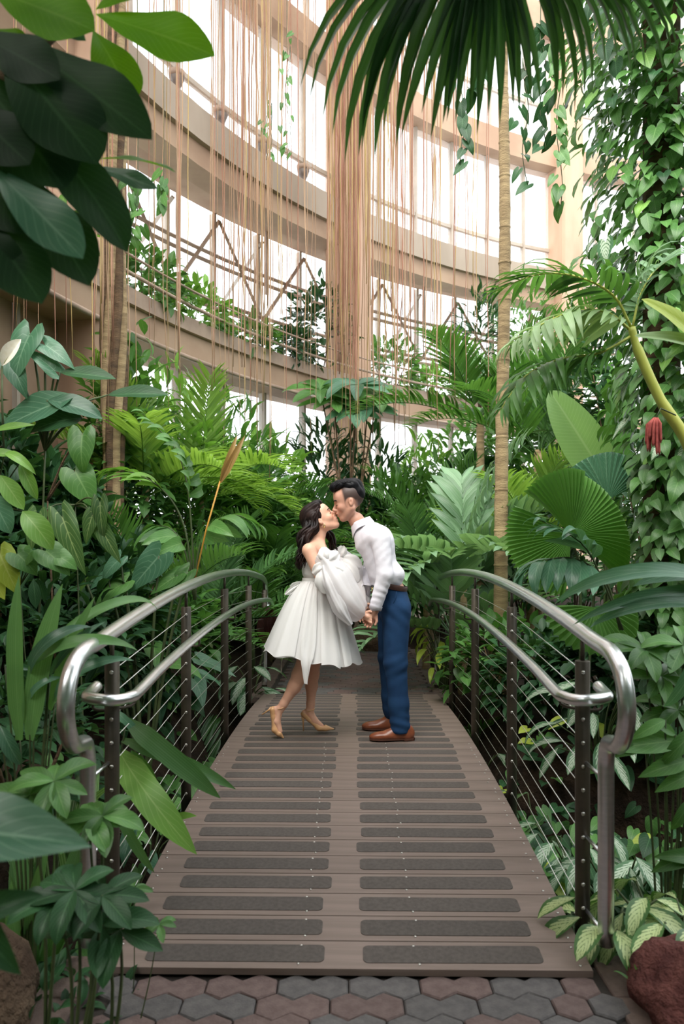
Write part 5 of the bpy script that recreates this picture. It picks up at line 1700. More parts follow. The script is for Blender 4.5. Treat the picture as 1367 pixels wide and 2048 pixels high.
# ---- filler: dense undergrowth on the banks
fill = [
    (75, 2.35, 0.30, 0.16, 'dark', prof_ellip, (0.05, 0.09), 260, 'low dark foliage over the stone at the lower left'),
    (-10, 5.0, 0.55, 0.75, 'dark', prof_ovate, (0.12, 0.2), 560, 'dense dark undergrowth at the far left behind the strap leaves'),
    (110, 4.6, 0.55, 0.60, 'dark', prof_ellip, (0.10, 0.18), 560, 'dark undergrowth under the veined heart leaves at left'),
    (215, 5.4, 0.55, 0.70, 'dark', prof_ellip, (0.10, 0.2), 560, 'dark undergrowth behind the left railing bend'),
    (330, 6.3, 0.5, 0.55, 'mid', prof_ovate, (0.10, 0.2), 460, 'mid green undergrowth behind the second left post'),
    (40, 3.4, 0.38, 0.42, 'dark', prof_ellip, (0.08, 0.15), 420, 'dark low foliage at the left edge by the railing loop'),
    (-20, 5.6, 0.5, 1.05, 'dark', prof_ovate, (0.14, 0.24), 700, 'tall dark undergrowth at the far left against the concrete wall'),
    (95, 5.7, 0.5, 0.95, 'dark', prof_ovate, (0.14, 0.24), 700, 'tall dark undergrowth left of the pink column'),
    (1120, 5.9, 0.6, 0.42, 'dark', prof_ellip, (0.10, 0.18), 560, 'dark undergrowth under the round fan palm leaf'),
    (1240, 5.6, 0.55, 0.45, 'dark', prof_ovate, (0.10, 0.18), 560, 'dark undergrowth behind the right railing bend'),
    (1390, 4.9, 0.5, 0.65, 'dark', prof_ellip, (0.10, 0.18), 560, 'dark undergrowth at the right edge below the catkins'),
    (1010, 6.5, 0.6, 0.45, 'mid', prof_ovate, (0.10, 0.18), 460, 'mid green undergrowth behind the third right post'),
    (1350, 3.7, 0.35, 0.30, 'dark', prof_ellip, (0.10, 0.16), 420, 'dark low foliage right of the steel railing loop'),
]
for i, (px, d, rx, rz, mt, pf, sz, n, lb) in enumerate(fill):
    bush('undergrowth', lb, gpos(px, d), (rx, 0.42, rz), n, pf, sz, LM[mt], 600 + i, 'undergrowth on the banks')

# ---- left bank
leafy('elephant_ear', 'blue green elephant ear plant with huge leaves beside the concrete wall at left', 70, 4.5, 'arrow', 'blue', [
    ((60, 668), (30, 770), dict(w=1.1)), ((110, 742), (50, 700), dict(w=0.9)), ((20, 720), (55, 800)), ((90, 690), (150, 740)),
    ((150, 792), (5, 856), dict(k='ellip', w=1.2)), ((95, 800), (205, 838), dict(k='ellip')), ((165, 836), (60, 866), dict(m='dark', k='ovate')),
    ((120, 745), (232, 758), dict(m='dark', k='ellip', w=0.8)), ((215, 790), (338, 790), dict(m='dark', k='ellip', w=0.7, d=5.2))], r=0.008, hub=P(90, 900, 4.6))
sp = empty('peace_lily_flower', P(8, 760, 4.3), 'single white spathe flower at the left edge above the elephant ear', 'flower')
v_, f_, uv_ = blade(prof_ellip, 10, 3, 1.1, 0.2)
o = obj('spathe', mesh('spathe', v_, f_, uv_), M['white_flower'], sp); o.matrix_basis = basis(P(4, 732, 4.3) - sp.location, P(38, 684, 4.3) - P(4, 732, 4.3), (0.4, -1, 0.3), 0.19, 1.0)
MB().tube([P(8, 900, 4.3) - sp.location, P(4, 800, 4.3) - sp.location, P(4, 732, 4.3) - sp.location], 0.006, 6).build('flower_stalk', M['stem'], sp)
MB().tube([P(10, 728, 4.3) - sp.location, P(26, 700, 4.3) - sp.location], [0.008, 0.005], 8).build('spadix', M['stem_yellow'], sp)

leafy('philodendron', 'philodendron with two soft heart leaves in front of the pink column base', 120, 4.3, 'heart', 'mid', [
    ((165, 868), (168, 950), dict(w=1.0, up=(0, -1, 0.5))), ((150, 942), (190, 1016), dict(w=1.15, up=(0, -1, 0.5)))], r=0.007, stem_mt=M['bark_dark'], hub=P(95, 1000, 4.4))
leafy('anthurium', 'pale-veined dark anthurium hanging below the heart leaves at left', 170, 4.1, 'arrow', 'vein', [
    ((185, 1030), (172, 1090), dict(up=(0, -1, 0.4))), ((125, 1035), (172, 1152), dict(w=0.75, up=(0, -1, 0.4))), ((205, 1062), (242, 1128), dict(w=0.8, up=(0, -1, 0.4))),
    ((75, 1030), (62, 1105), dict(up=(0, -1, 0.4))), ((200, 1005), (208, 1080), dict(w=0.8, up=(0, -1, 0.3)))], r=0.005, hub=P(150, 1010, 4.3))
leafy('climbing_aroid', 'bright leaves with yellowing edges at the left border of the picture', 5, 3.6, 'ellip', 'bright', [
    ((45, 1022), (106, 1100), dict(w=1.2)), ((0, 950), (48, 1020), dict(w=1.1)), ((-20, 985), (22, 1068), dict(m='blue', w=1.3)), ((10, 905), (72, 950), dict(k='lance', w=1.3)),
    ((-10, 860), (70, 850), dict(k='lance', w=1.2)), ((40, 925), (75, 1000), dict(w=0.8)), ((-30, 905), (45, 912), dict(k='lance', w=1.4))], r=0.004, hub=P(-10, 1040, 3.75))
leafy('heart_leaf_creeper', 'green kidney-shaped leaves low at left beside a yellowing one', 70, 3.8, 'heart', 'mid', [
    ((35, 1108), (75, 1152), dict(w=1.25, up=(0, -1, 0.8))), ((92, 1102), (140, 1152), dict(w=1.2, up=(0, -1, 0.8))), ((110, 1110), (155, 1140), dict(w=1.1)),
    ((0, 1108), (40, 1192), dict(m='yellow', w=0.9, up=(0, -1, 0.5))), ((-25, 1135), (10, 1200), dict(m='yellow')), ((60, 1105), (30, 1150))], r=0.003, hub=P(40, 1170, 3.95))
leafy('colocasia', 'large broad leaf with pale ribs just left of the top steel rail', 290, 4.6, 'arrow', 'blue', [
    ((318, 1112), (256, 1186), dict(w=1.15, up=(0.3, -1, 0.5))), ((240, 1118), (205, 1166), dict(w=1.1)), ((215, 1150), (180, 1180)), ((355, 1150), (300, 1190), dict(m='mid')),
    ((375, 1145), (330, 1200), dict(m='mid')), ((250, 1165), (190, 1212), dict(m='mid')), ((170, 1158), (160, 1185), dict(m='bright'))], r=0.01)
for i, (px, d, n, sz, h, mt, lb) in enumerate(((265, 5.1, 10, (0.20, 0.34), (0.45, 0.75), 'mid', 'broad-leaved aroid behind the upper left rail'), (330, 5.6, 10, (0.18, 0.3), (0.25, 0.55), 'blue', 'blue green aroid seen through the left cables'),
        (395, 5.2, 10, (0.18, 0.28), (0.1, 0.4), 'mid', 'green aroid low between the second and third left posts'), (300, 4.2, 9, (0.16, 0.26), (0.1, 0.35), 'blue', 'aroid low behind the first left cables'))):
    aroid('aroid_clump', lb, gpos(px, d), n, 'arrow', LM[mt], sz, h, 0.32, 'aroid clumps behind the left railing', seed=700 + i, face=(0.3, -0.7, 0))

# strap-leaved clumps
straps('pandanus', 'upright sword-leaved clump at left edge, blades standing tall', gpos(60, 2.75), 14, LM['strap'], (0.45, 0.72), None, 1.25, (1.05, 1.5), seed=720)
straps('striped_pandanus', 'cream-striped strap leaves behind the left railing loop', gpos(110, 3.1), 14, LM['strap_stripe'], (0.45, 0.75), None, 1.2, (0.8, 1.4), seed=721)
t = leafy('spider_lily', 'long arching strap leaves reaching over the left steel rail', 60, 2.65, 'strap', 'strap', [
    ((100, 1420), (185, 1190), dict(v=0, w=1.3)), ((100, 1300), (310, 1215), dict(v=2, w=1.2, de=2.9)), ((70, 1330), (275, 1290), dict(v=2, w=1.5)), ((40, 1480), (30, 1150), dict(v=0, w=1.2)),
    ((60, 1480), (115, 1165), dict(v=0, w=1.7)), ((60, 1350), (180, 1245), dict(v=2, w=2.0, m='blue')), ((10, 1330), (65, 1340), dict(k='ellip', m='blue', w=0.7)), ((100, 1350), (215, 1250), dict(v=1, m='blue', w=1.6)),
    ((60, 1400), (125, 1350), dict(v=2, m='blue', w=2.2)), ((110, 1400), (265, 1312), dict(v=2, m='blue', w=1.6)), ((0, 1450), (42, 1530), dict(k='ellip', w=0.8, m='blue'))], r=0.004)
leafy('drooping_strap_plant', 'drooping strap leaves poking through the left cables onto the bridge', 215, 3.0, 'strap', 'strap', [
    ((252, 1440), (428, 1612), dict(v=1, w=1.9, de=2.95)), ((245, 1480), (466, 1592), dict(v=1, w=1.4, de=3.0)), ((240, 1505), (368, 1728), dict(v=1, w=2.6, m='bright', de=2.75)),
    ((262, 1500), (315, 1600), dict(k='ellip', w=0.8, m='mid')), ((340, 1640), (395, 1628), dict(v=0, m='bright', w=1.4, de=2.8)), ((240, 1410), (300, 1370), dict(v=1, w=1.8)), ((230, 1420), (292, 1490), dict(v=1, w=2.0, m='blue')), ((225, 1600), (300, 1750), dict(v=1, w=1.4))], r=0.004,
    base=Vector(gpos(180, 2.95)))

# whorled leafy stems at the lower left
def whorl(t, c, n, L, d, mt, kind='ellip', w=1.0, seed=0, tilt=0.35):
    r = np.random.default_rng(seed)
    for i in range(n):
        a = 2 * PI * (i + r.uniform(-0.25, 0.25)) / n
        dv = Vector((math.cos(a), math.sin(a) * 0.75, math.sin(a) * 0.45 - tilt * r.uniform(0.2, 1.2))).normalized()
        put_leaf(t, pick(variants(kind, LM[mt])), c, Vector(c) + dv * L * r.uniform(0.75, 1.1), (0, -0.6, 1), w)
def whorl_plant(name, label, root, d, heads, L, mt, n=6, kind='ellip', w=1.0, seed=0, group=None, r=0.005):
    t = empty(name, gpos(*root), label, 'plant', group)
    ln = []
    for i, (px, py) in enumerate(heads):
        c = P(px, py, d)
        whorl(t, c, n, L, d, mt, kind, w, seed + i)
        ln.append([t.location, t.location.lerp(c, 0.5) + Vector((0.02, 0, 0.06)), c])
    stems(t, ln, r)
    return t
whorl_plant('whorled_herb', 'whorled leafy stem in front of the left steel upright, upper heads', (90, 2.2), 2.15, [(108, 1562), (60, 1590)], 0.135, 'mid', 7, seed=740)
whorl_plant('whorled_herb', 'whorled leafy stem crossing the left steel upright', (170, 2.25), 2.2, [(178, 1640), (205, 1632)], 0.125, 'mid', 6, seed=743)
whorl_plant('whorled_herb', 'dark whorled stems at the lower left beside the paving', (140, 2.05), 2.0, [(150, 1780), (115, 1800), (205, 1790)], 0.13, 'dark', 7, seed=746)
whorl_plant('whorled_herb', 'low dark leaves hanging at the left corner of the bridge', (215, 2.1), 2.05, [(205, 1850), (240, 1860)], 0.16, 'dark', 4, seed=750)
whorl_plant('bridge_sprig', 'small green sprig lying over the bottom left bridge corner', (250, 2.3), 2.35, [(318, 1848)], 0.06, 'mid', 6, seed=752, r=0.002)
whorl_plant('bridge_sprig', 'small green sprig at the foot of the left steel upright', (240, 2.45), 2.5, [(268, 1778)], 0.06, 'mid', 6, seed=754, r=0.002)
leafy('giant_leaf_plant', 'huge smooth grey green leaf entering at the lower left', -160, 1.3, 'ovate', 'blue', [((-190, 1655), (184, 1694), dict(v=0, w=0.78, up=(0, -0.75, 1), m='blue')), ((-120, 1760), (42, 1950), dict(v=1, w=0.6, m='dark')), ((-60, 1840), (90, 1790), dict(m='dark', w=0.7))], r=0.008, base=Vector((-0.85, 1.35, 0.0)))

# ---- pleated palm behind the left railing
t = empty('pleated_palm', gpos(385, 4.9), 'pleated palm with wide folded leaflets rising behind the left railing', 'palm')
dP = 4.9
c1 = catmull([P(388, 1200, dP), P(384, 1080, dP), P(372, 960, dP), P(345, 890, dP), P(285, 828, dP)], 4)
frond(t, c1, 11, 0.22, LM['mid'], True, 0.9, 0.2, 0.8, 0.40, 'wide_leaflet', 1.5, 0.007, M['stem'], 0.55)
c1 = catmull([P(388, 1200, dP), P(370, 1060, dP), P(330, 985, dP), P(265, 945, dP), P(195, 945, dP)], 4)
frond(t, c1, 8, 0.26, LM['bright'], True, 0.55, 0.2, 0.8, 0.5, 'wide_leaflet', 1.3, 0.007, M['stem'], 0.6)
c1 = catmull([P(390, 1200, dP), P(395, 1110, dP), P(420, 1050, dP), P(470, 1030, dP), P(515, 1050, dP)], 4)
frond(t, c1, 7, 0.28, LM['mid'], True, 0.7, 0.1, 0.8, 0.35, 'wide_leaflet', 1.5, 0.007, M['stem'], 0.9)
c1 = catmull([P(388, 1200, dP), P(372, 1110, dP), P(345, 1060, dP), P(310, 1050, dP)], 4)
frond(t, c1, 6, 0.30, LM['mid'], True, 0.7, 0.1, 0.8, 0.4, 'wide_leaflet', 1.6, 0.007, M['stem'], 0.9)
t = empty('dry_palm_leaf', P(386, 1165, 4.7), 'folded dry brown palm leaf on an orange stalk above the left rail', 'palm leaf')
MB().tube([P(386, 1175, 4.7) - t.location, P(412, 1060, 4.7) - t.location, P(440, 962, 4.7) - t.location], 0.0055, 7).build('stalk', M['stem_orange'], t)
for (bx, ex, ey) in ((440, 474, 870), (441, 490, 870)):
    put_leaf(t, variants('wide_leaflet', LM['bracken'])[0], P(bx, 965, 4.7), P(ex, ey, 4.7), (0.3, -1, 0.2), 0.62, 'leaflet')

# ---- middle: broad shrub above the couple, silver clumps by the path
t = empty('umbrella_tree', gpos(700, 11.2), 'small tree with broad glossy leaves under the central column', 'tree')
for k, (px, py) in enumerate(((668, 800), (715, 770), (755, 790), (700, 820), (640, 780), (735, 815))):
    whorl(t, P(px, py, 11.0), 8, 0.55, 11.0, 'blue' if k % 2 else 'mid', 'ellip', 0.95, 770 + k, 0.15)
    MB().tube([Vector((0, 0, 0)), Vector((0.03 * k - 0.08, 0.0, 1.4)), P(px, py, 11.0) - t.location], [0.03, 0.02, 0.01], 6).build('branch', M['bark_dark'], t)
gs = 'silver-marked clumps by the bridge end'
for i, (px, d, lb, mt, n) in enumerate(((460, 6.2, 'silver-marked leafy clump left of the dress, between posts', 'silver', 16), (500, 7.3, 'silver-marked clump under the hem of the dress', 'silver', 14), (438, 5.5, 'silver-marked clump low by the third left post', 'silver', 12),
        (905, 7.1, 'silver-marked clump right of the man, beside the far path', 'silver', 16), (960, 6.0, 'silver-marked clump between third and fourth right posts', 'silver', 16))):
    aroid('silver_evergreen', lb, gpos(px, d), n, 'ellip', LM[mt], (0.22, 0.34), (0.12, 0.42), 0.26, gs, seed=800 + i, face=(0, -0.6, 0))
leafy('cordyline', 'single dark maroon leaf beside the left railing end', 508, 7.5, 'ellip', 'maroon', [((530, 1290), (540, 1212), dict(w=1.2)), ((535, 1285), (562, 1222), dict(w=1.0))], r=0.006)
t = aroid('yellow_shrub', 'bright yellow green plant just right of the man, behind the rail', gpos(885, 7.5), 26, 'lance', LM['yellow'], (0.16, 0.26), (0.25, 0.75), 0.28, seed=810, droop=1.3, width=1.4)

# ---- right bank
gs = 'silver-striped clumps behind the right railing'
for i, (px, d, n, lb) in enumerate(((1075, 4.7, 26, 'silver-striped clump behind the second right post'), (1150, 4.3, 28, 'silver-striped clump right of the first right post'), (1235, 4.0, 28, 'silver-striped clump behind the right rail loop'), (1310, 4.2, 26, 'silver-striped clump at right under the arching leaves'), (1200, 5.0, 26, 'silver-striped clump furthest back on the right bank'))):
    aroid('striped_evergreen', lb, gpos(px, d), n, 'ellip', LM['silver'], (0.20, 0.30), (0.20, 0.68), 0.32, gs, seed=820 + i, face=(-0.2, -0.7, 0), width=0.8)
t = aroid('yellow_leaf_plant', 'yellow green broad leaf low between the second and third right posts', gpos(1030, 4.6), 7, 'arrow', LM['yellow'], (0.2, 0.3), (0.2, 0.5), 0.2, seed=830, face=(0, -0.7, 0))
whorl_plant('schefflera', 'palmate-leaved schefflera right of the steel railing loop', (1330, 3.2), 3.1, [(1322, 1352), (1290, 1300), (1365, 1290), (1355, 1420)], 0.17, 'mid', 8, 'ellip', 0.95, 840)
leafy('ginger_plant', 'narrow fresh green leaves at the right edge beside the steel upright', 1330, 2.9, 'lance', 'mid', [
    ((1367, 1480), (1212, 1500), dict(w=1.4)), ((1290, 1490), (1225, 1515), dict(w=1.6)), ((1380, 1520), (1275, 1555), dict(w=1.6)), ((1400, 1540), (1308, 1585), dict(w=1.6)), ((1330, 1440), (1260, 1480), dict(w=1.6)),
    ((1390, 1460), (1320, 1530), dict(w=1.6)), ((1350, 1470), (1300, 1440), dict(w=1.8)), ((1380, 1600), (1340, 1660), dict(w=1.6)), ((1400, 1700), (1300, 1745), dict(w=1.5)), ((1400, 1720), (1305, 1715), dict(w=1.5))], r=0.005)
# pothos covering the bank behind the cables
t = empty('pothos', gpos(1090, 4.3), 'heart-leaved pothos carpet on the bank behind the right cables', 'plant')
r2 = np.random.default_rng(850)
for i in range(150):
    x = r2.uniform(1.0, 2.2); y = r2.uniform(3.9, 5.6)
    z = max(ground(x, y), -0.45) + r2.uniform(0.02, 0.22)
    d = Vector((r2.normal(-0.3, 0.6), r2.normal(-0.8, 0.4), r2.uniform(-0.7, 0.05))).normalized()
    put_leaf(t, pick(variants('heart', LM['yellow' if r2.random() < 0.10 else 'mid' if r2.random() < 0.6 else 'dark'])), (x, y, z), Vector((x, y, z)) + d * r2.uniform(0.09, 0.16), (0, -0.5, 1), 1.1)
t = empty('left_creeper', gpos(400, 4.4), 'low heart-leaved creeper on the bank behind the left cables', 'plant')
for i in range(110):
    x = r2.uniform(-2.0, -0.98); y = r2.uniform(3.2, 6.6)
    z = max(ground(x, y), -0.45) + r2.uniform(0.02, 0.25)
    d = Vector((r2.normal(0.4, 0.6), r2.normal(-0.8, 0.4), r2.uniform(-0.7, 0.05))).normalized()
    put_leaf(t, pick(variants('arrow', LM['mid' if r2.random() < 0.5 else 'dark'])), (x, y, z), Vector((x, y, z)) + d * r2.uniform(0.12, 0.22), (0, -0.5, 1), 1.0)
# variegated clump by the lava rock
gs = 'cream-variegated clumps beside the lava rock'
for i, (px, d, n, lb) in enumerate(((1225, 2.75, 16, 'cream-variegated clump right behind the right steel upright'), (1310, 2.75, 20, 'cream-variegated clump above the lava rock'), (1390, 2.6, 16, 'cream-variegated clump at the lower right edge'))):
    x = (px - 683.5) * d / F_PX
    aroid('dumb_cane', lb, Vector((x, d, max(-0.15, ground(x, d)))), n, 'ellip', LM['varieg'], (0.15, 0.22), (0.08, 0.30), 0.16, gs, seed=860 + i, face=(-0.1, -0.6, 0), width=0.95)
aroid('dumb_cane', 'cream-variegated leaves peeking between deck edge and right post', Vector((0.93, 2.95, -0.35)), 8, 'ellip', LM['varieg'], (0.13, 0.18), (0.18, 0.30), 0.10, gs, seed=864, width=0.8)
straps('grass_tuft', 'small grassy tuft at the corner of the bridge by the lava rock', Vector((0.99, 2.42, -0.06)), 14, LM['strap'], (0.08, 0.16), None, 1.0, (0.5, 1.3), seed=866)

# arching strap leaves from the right
leafy('arching_leaf_plant', 'broad arching leaves sweeping in from the right above the rail', 1500, 2.8, 'strap', 'blue', [
    ((1440, 1175), (1112, 1222), dict(v=2, w=1.2)), ((1440, 1185), (1140, 1240), dict(v=1, w=1.0)), ((1430, 1225), (1180, 1268), dict(v=2, w=1.2)), ((1440, 1160), (1260, 1160), dict(v=1, w=2.2)),
    ((1420, 1240), (1340, 1420), dict(v=2, w=1.8))], r=0.008)
# wide-leaflet palm frond in front of the fan palm
t = empty('fishtail_palm', gpos(1215, 4.2), 'low palm with wide drooping leaflets in front of the round fan leaf', 'palm')
c1 = catmull([P(1240, 1260, 4.2), P(1210, 1160, 4.2), P(1150, 1118, 4.1), P(1085, 1122, 4.0), P(1045, 1150, 4.0)], 4)
frond(t, c1, 9, 0.27, LM['blue'], True, 0.9, 0.0, 0.8, 0.35, 'wide_leaflet', 1.5, 0.007, M['stem'], 1.0)
c1 = catmull([P(1245, 1260, 4.2), P(1200, 1150, 4.15), P(1160, 1085, 4.1), P(1080, 1040, 4.0)], 4)
frond(t, c1, 7, 0.26, LM['blue'], True, 0.6, 0.0, 0.8, 0.45, 'wide_leaflet', 1.2, 0.006, M['stem'], 0.5)

# round fan palm (pleated discs)
def fan_leaf(parent, c, fwd, nrm, rad, a0, a1, npl, mt, stem=None, cone=0.25, name='leaf_fan', jag=0.04):
    f = Vector(fwd).normalized(); n = Vector(nrm); n = (n - f * n.dot(f)).normalized(); s = f.cross(n)
    V, Fc, U = [], [], []
    rings = 7
    cols = 2 * npl + 1
    for j in range(rings + 1):
        t = j / rings
        for k in range(cols):
            a = R(a0 + (a1 - a0) * k / (cols - 1))
            pleat = (1 if k % 2 else -1) * 0.016 * t * rad / 0.4
            rr = rad * t * (1 - jag * (k % 2) * (1 if j == rings else 0))
            h = cone * rad * t - 0.42 * rad * t * t * (0.5 + 0.5 * abs(math.sin(a))) + pleat
            V.append(Vector(c) - parent.location + (f * math.cos(a) + s * math.sin(a)) * rr + n * h)
            U.append((k / (cols - 1) * npl / 3.0 % 1.0, t))
    for j in range(rings):
        for k in range(cols - 1):
            Fc.append((j * cols + k, j * cols + k + 1, (j + 1) * cols + k + 1, (j + 1) * cols + k))
    o = obj(name, mesh(name, V, Fc, U, False), mt, parent)
    return o
t = empty('round_fan_palm', gpos(1150, 4.7), 'fan palm with a big round pleated leaf behind the right railing', 'palm')
cc = P(1140, 1072, 4.7)
fan_leaf(t, cc, (-0.1, 0.25, 1), (0.15, -1, 0.3), 0.45, 15, 135, 26, LM['fan'])
fan_leaf(t, cc, (-0.1, 0.25, 1), (0.15, -1, 0.3), 0.41, -45, 18, 14, LM['fan'], cone=0.55)
fan_leaf(t, cc, (-0.1, 0.25, 1), (0.15, -1, 0.3), 0.39, -168, -50, 26, LM['fan'], cone=0.15)
MB().tube(catmull([Vector((0, 0, 0)), P(1160, 1200, 4.75) - t.location, cc - t.location], 5), 0.009, 7).build('leaf_stalk', M['stem'], t)
c2 = P(1215, 1000, 5.0)
fan_leaf(t, c2, (0.2, 0.4, 1), (-0.3, -1, 0.5), 0.36, -120, 60, 26, LM['blue'], cone=0.3)
MB().tube(catmull([Vector((0, 0, 0)), P(1190, 1150, 4.9) - t.location, c2 - t.location], 5), 0.009, 7).build('leaf_stalk', M['stem'], t)
c3 = P(1190, 1215, 4.5)
fan_leaf(t, c3, (0.1, -0.5, -1), (0.1, -1, 0.6), 0.30, -100, 100, 22, LM['fan'], cone=0.2)

# tall paddle leaves
leafy('banana_plant', 'pale paddle-shaped banana leaves between trunk and catkins', 1215, 6.2, 'paddle', 'banana', [
    ((1222, 975), (1098, 780), dict(v=0, w=1.25, up=(-0.5, -1, 0.3))), ((1212, 985), (1238, 722), dict(v=0, w=1.0, up=(0.4, -1, 0.1), m='mid', d=6.4))], r=0.03)

# feather palm at the right with hero fronds
t = empty('areca_palm', Vector((1.95, 3.9, 0.2)), 'palm with a yellow green crownshaft leaning in from the right', 'palm')
dR = 3.9
MB().tube(catmull([P(1440, 1100, dR) - t.location, P(1380, 900, dR) - t.location, P(1320, 800, dR) - t.location, P(1275, 700, dR) - t.location, P(1262, 655, dR) - t.location], 5), [0.03] * 10 + [0.026] * 6 + [0.02] * 5, 10).build('crownshaft', M['stem_yellow'], t)
hub = P(1262, 662, dR)
def fpx(*pts): return catmull([P(a, b, dR if len(q) < 3 else q[2]) for q in pts for a, b in [q[:2]]], 4)
frond(t, fpx((1262, 662), (1215, 625), (1150, 622), (1080, 650, 3.7), (1025, 690, 3.6)), 24, 0.30, LM['palm_pale'], True, 1.0, 0.1, 0.8, 0.12, 'leaflet', 1.5, 0.007, M['stem_yellow'], 0.8)
frond(t, fpx((1262, 672), (1200, 705), (1120, 718), (1050, 752, 3.7), (1000, 820, 3.6)), 24, 0.30, LM['palm'], True, 1.0, 0.1, 0.8, 0.12, 'leaflet', 1.3, 0.007, M['stem_yellow'], 0.8)
frond(t, fpx((1262, 655), (1225, 590), (1150, 552), (1070, 550, 4.1), (985, 585, 4.2)), 24, 0.30, LM['palm'], True, 1.0, 0.2, 0.8, 0.15, 'leaflet', 1.3, 0.007, M['stem_yellow'], 0.4)
frond(t, fpx((1264, 655), (1280, 590), (1310, 540), (1360, 505, 4.1)), 18, 0.26, LM['palm_blue'], True, 1.0, 0.2, 0.8, 0.15, 'leaflet', 1.0, 0.006, M['stem_yellow'], 0.3)
leafy('yellow_palm_leaf', 'yellowing pleated leaf at the right edge above the crownshaft', 1500, 3.3, 'paddle', 'yellow', [((1420, 700), (1282, 598), dict(v=0, w=0.9)), ((1430, 700), (1268, 672), dict(v=0, w=0.7, m='palm_pale'))], r=0.012, base=Vector((1.75, 3.3, 0.2)))
t = empty('red_catkin_plant', P(1312, 835, 3.8), 'cluster of hanging red catkins at the right edge', 'flower')
for k in range(11):
    x, y = (k % 4) * 0.016 - 0.03, (k // 4) * 0.02
    L_ = 0.09 + 0.02 * ((k * 7) % 5)
    MB().tube([(x * 0.3, y * 0.3, 0.0), (x, y, -0.03), (x * 1.2, y, -L_), (x * 1.25, y, -L_ - 0.02)], [0.003, 0.008, 0.007, 0.002], 6).build('catkin', M['red_flower'], t)
MB().tube([(0, 0, 0), (0.03, 0.02, 0.05), (0.12, 0.05, 0.02)], 0.004, 5).build('stalk', M['stem'], t)

# ---- vine-covered pillar at the upper right
t = empty('vine_pillar', Vector((2.05, 4.9, 0.2)), 'pillar thickly covered in heart-leaved climbing vine at upper right', 'vine')
MB().tube([(0.1, 0.15, -0.3), (0.1, 0.15, 7.2)], [0.12, 0.12], 14).build('pillar_core', M['bark_dark'], t)
vl = [blade(prof_ovate, 4, 1, 0.3, dd) for dd in (0.3, 0.8)]
r2 = np.random.default_rng(901); m = MB()
for i in range(6500):
    z = r2.uniform(0.7, 6.6); a = r2.uniform(R(110), R(400)); rr = r2.uniform(0.15, 0.62) + 0.08 * math.sin(3 * z)
    p = Vector((0.25 + rr * 1.15 * math.cos(a), 0.1 + rr * math.sin(a), z))
    if p.z < 3.0 and p.x < -0.12: continue
    d = Vector((math.cos(a) * 0.6 + r2.normal(0, .35), math.sin(a) * 0.6 + r2.normal(0, .3), -0.8))
    mt4 = np.array(basis(p, d, Vector((math.cos(a), math.sin(a) - 0.3, 0.6)), r2.uniform(0.09, 0.16), 1.0))
    v_, f_, uv_ = vl[i % 2]
    m.add((np.array(v_) @ mt4[:3, :3].T + mt4[:3, 3]).tolist(), f_, uv_)
o = m.build('foliage', LM['mid'], t); o['kind'] = 'stuff'
r2 = np.random.default_rng(902)
for i in range(290):
    z = r2.uniform(1.5, 5.9)
    a = r2.uniform(R(150), R(320))
    rr = 0.50 + 0.10 * math.sin(3 * z) + r2.uniform(-0.05, 0.08)
    rr += 0.12
    p = Vector((2.30 + rr * 1.12 * math.cos(a), 5.0 + rr * 0.95 * math.sin(a), z))
    if p.z < 3.2 and p.x < 1.93: p.x += 0.45
    out = Vector((math.cos(a), math.sin(a), 0))
    d = out * 0.45 + Vector((r2.normal(0, 0.25), r2.normal(0, 0.2), -0.85))
    mt = 'bright' if r2.random() < 0.30 else 'mid' if r2.random() < 0.65 else ('silver' if z < 3.6 else 'dark')
    put_leaf(t, pick(variants('heart', LM[mt])), p, p + d.normalized() * r2.uniform(0.10, 0.17), out + Vector((0, -0.3, 0.6)), 1.0)
# loose strands beside it
def strand(px, py0, py1, d, n, mt, label, L=(0.09, 0.14), kind='heart', seed=0):
    r = np.random.default_rng(seed)
    t = empty('vine_strand', P(px, py0, d), label, 'vine', 'loose vine strands')
    pts = [P(px + 6 * math.sin(k * 1.3 + seed), py0 + (py1 - py0) * k / 8, d) - t.location for k in range(9)]
    pts = [P(px, -700, d) - t.location] + pts
    MB().tube(catmull(pts, 3), 0.003, 4).build('stem', M['stem'], t)
    for i in range(n):
        p = P(px + r.normal(0, 8), py0 + (py1 - py0) * (i + r.random()) / n, d)
        put_leaf(t, pick(variants(kind, LM[mt])), p, p + Vector((r.normal(0, .5), r.normal(0, .3), -1)).normalized() * r.uniform(*L), (r.normal(0, .5), -1, 0.4), 0.9)
strand(925, 60, 330, 5.2, 12, 'dark', 'dark vine strand hanging below the palm fan, leftmost', seed=1)
strand(958, 20, 200, 5.2, 9, 'dark', 'dark vine strand hanging between the fan palm fingers', seed=2)
strand(1050, 80, 370, 5.2, 12, 'dark', 'dark vine strand hanging just right of the slim trunk', seed=3)
strand(1085, 40, 300, 5.0, 14, 'dark', 'dark leafy strand left of the vine pillar', seed=4)
strand(1118, 20, 420, 4.9, 18, 'mid', 'long leafy strand at the left edge of the vine pillar', seed=5)
strand(575, 60, 320, 8.5, 16, 'mid', 'thin creeper hanging before the windows left of the column', (0.06, 0.1), seed=6)
strand(538, 190, 320, 8.6, 10, 'mid', 'short thin creeper hanging above the third uplight', (0.06, 0.1), seed=7)
strand(270, 350, 480, 6.8, 12, 'mid', 'leafy strand with orange leaves beside the left column', (0.10, 0.16), seed=8)
strand(325, 340, 420, 7.0, 8, 'mid', 'leafy strand hanging below the ring beam at left', (0.10, 0.16), seed=9)

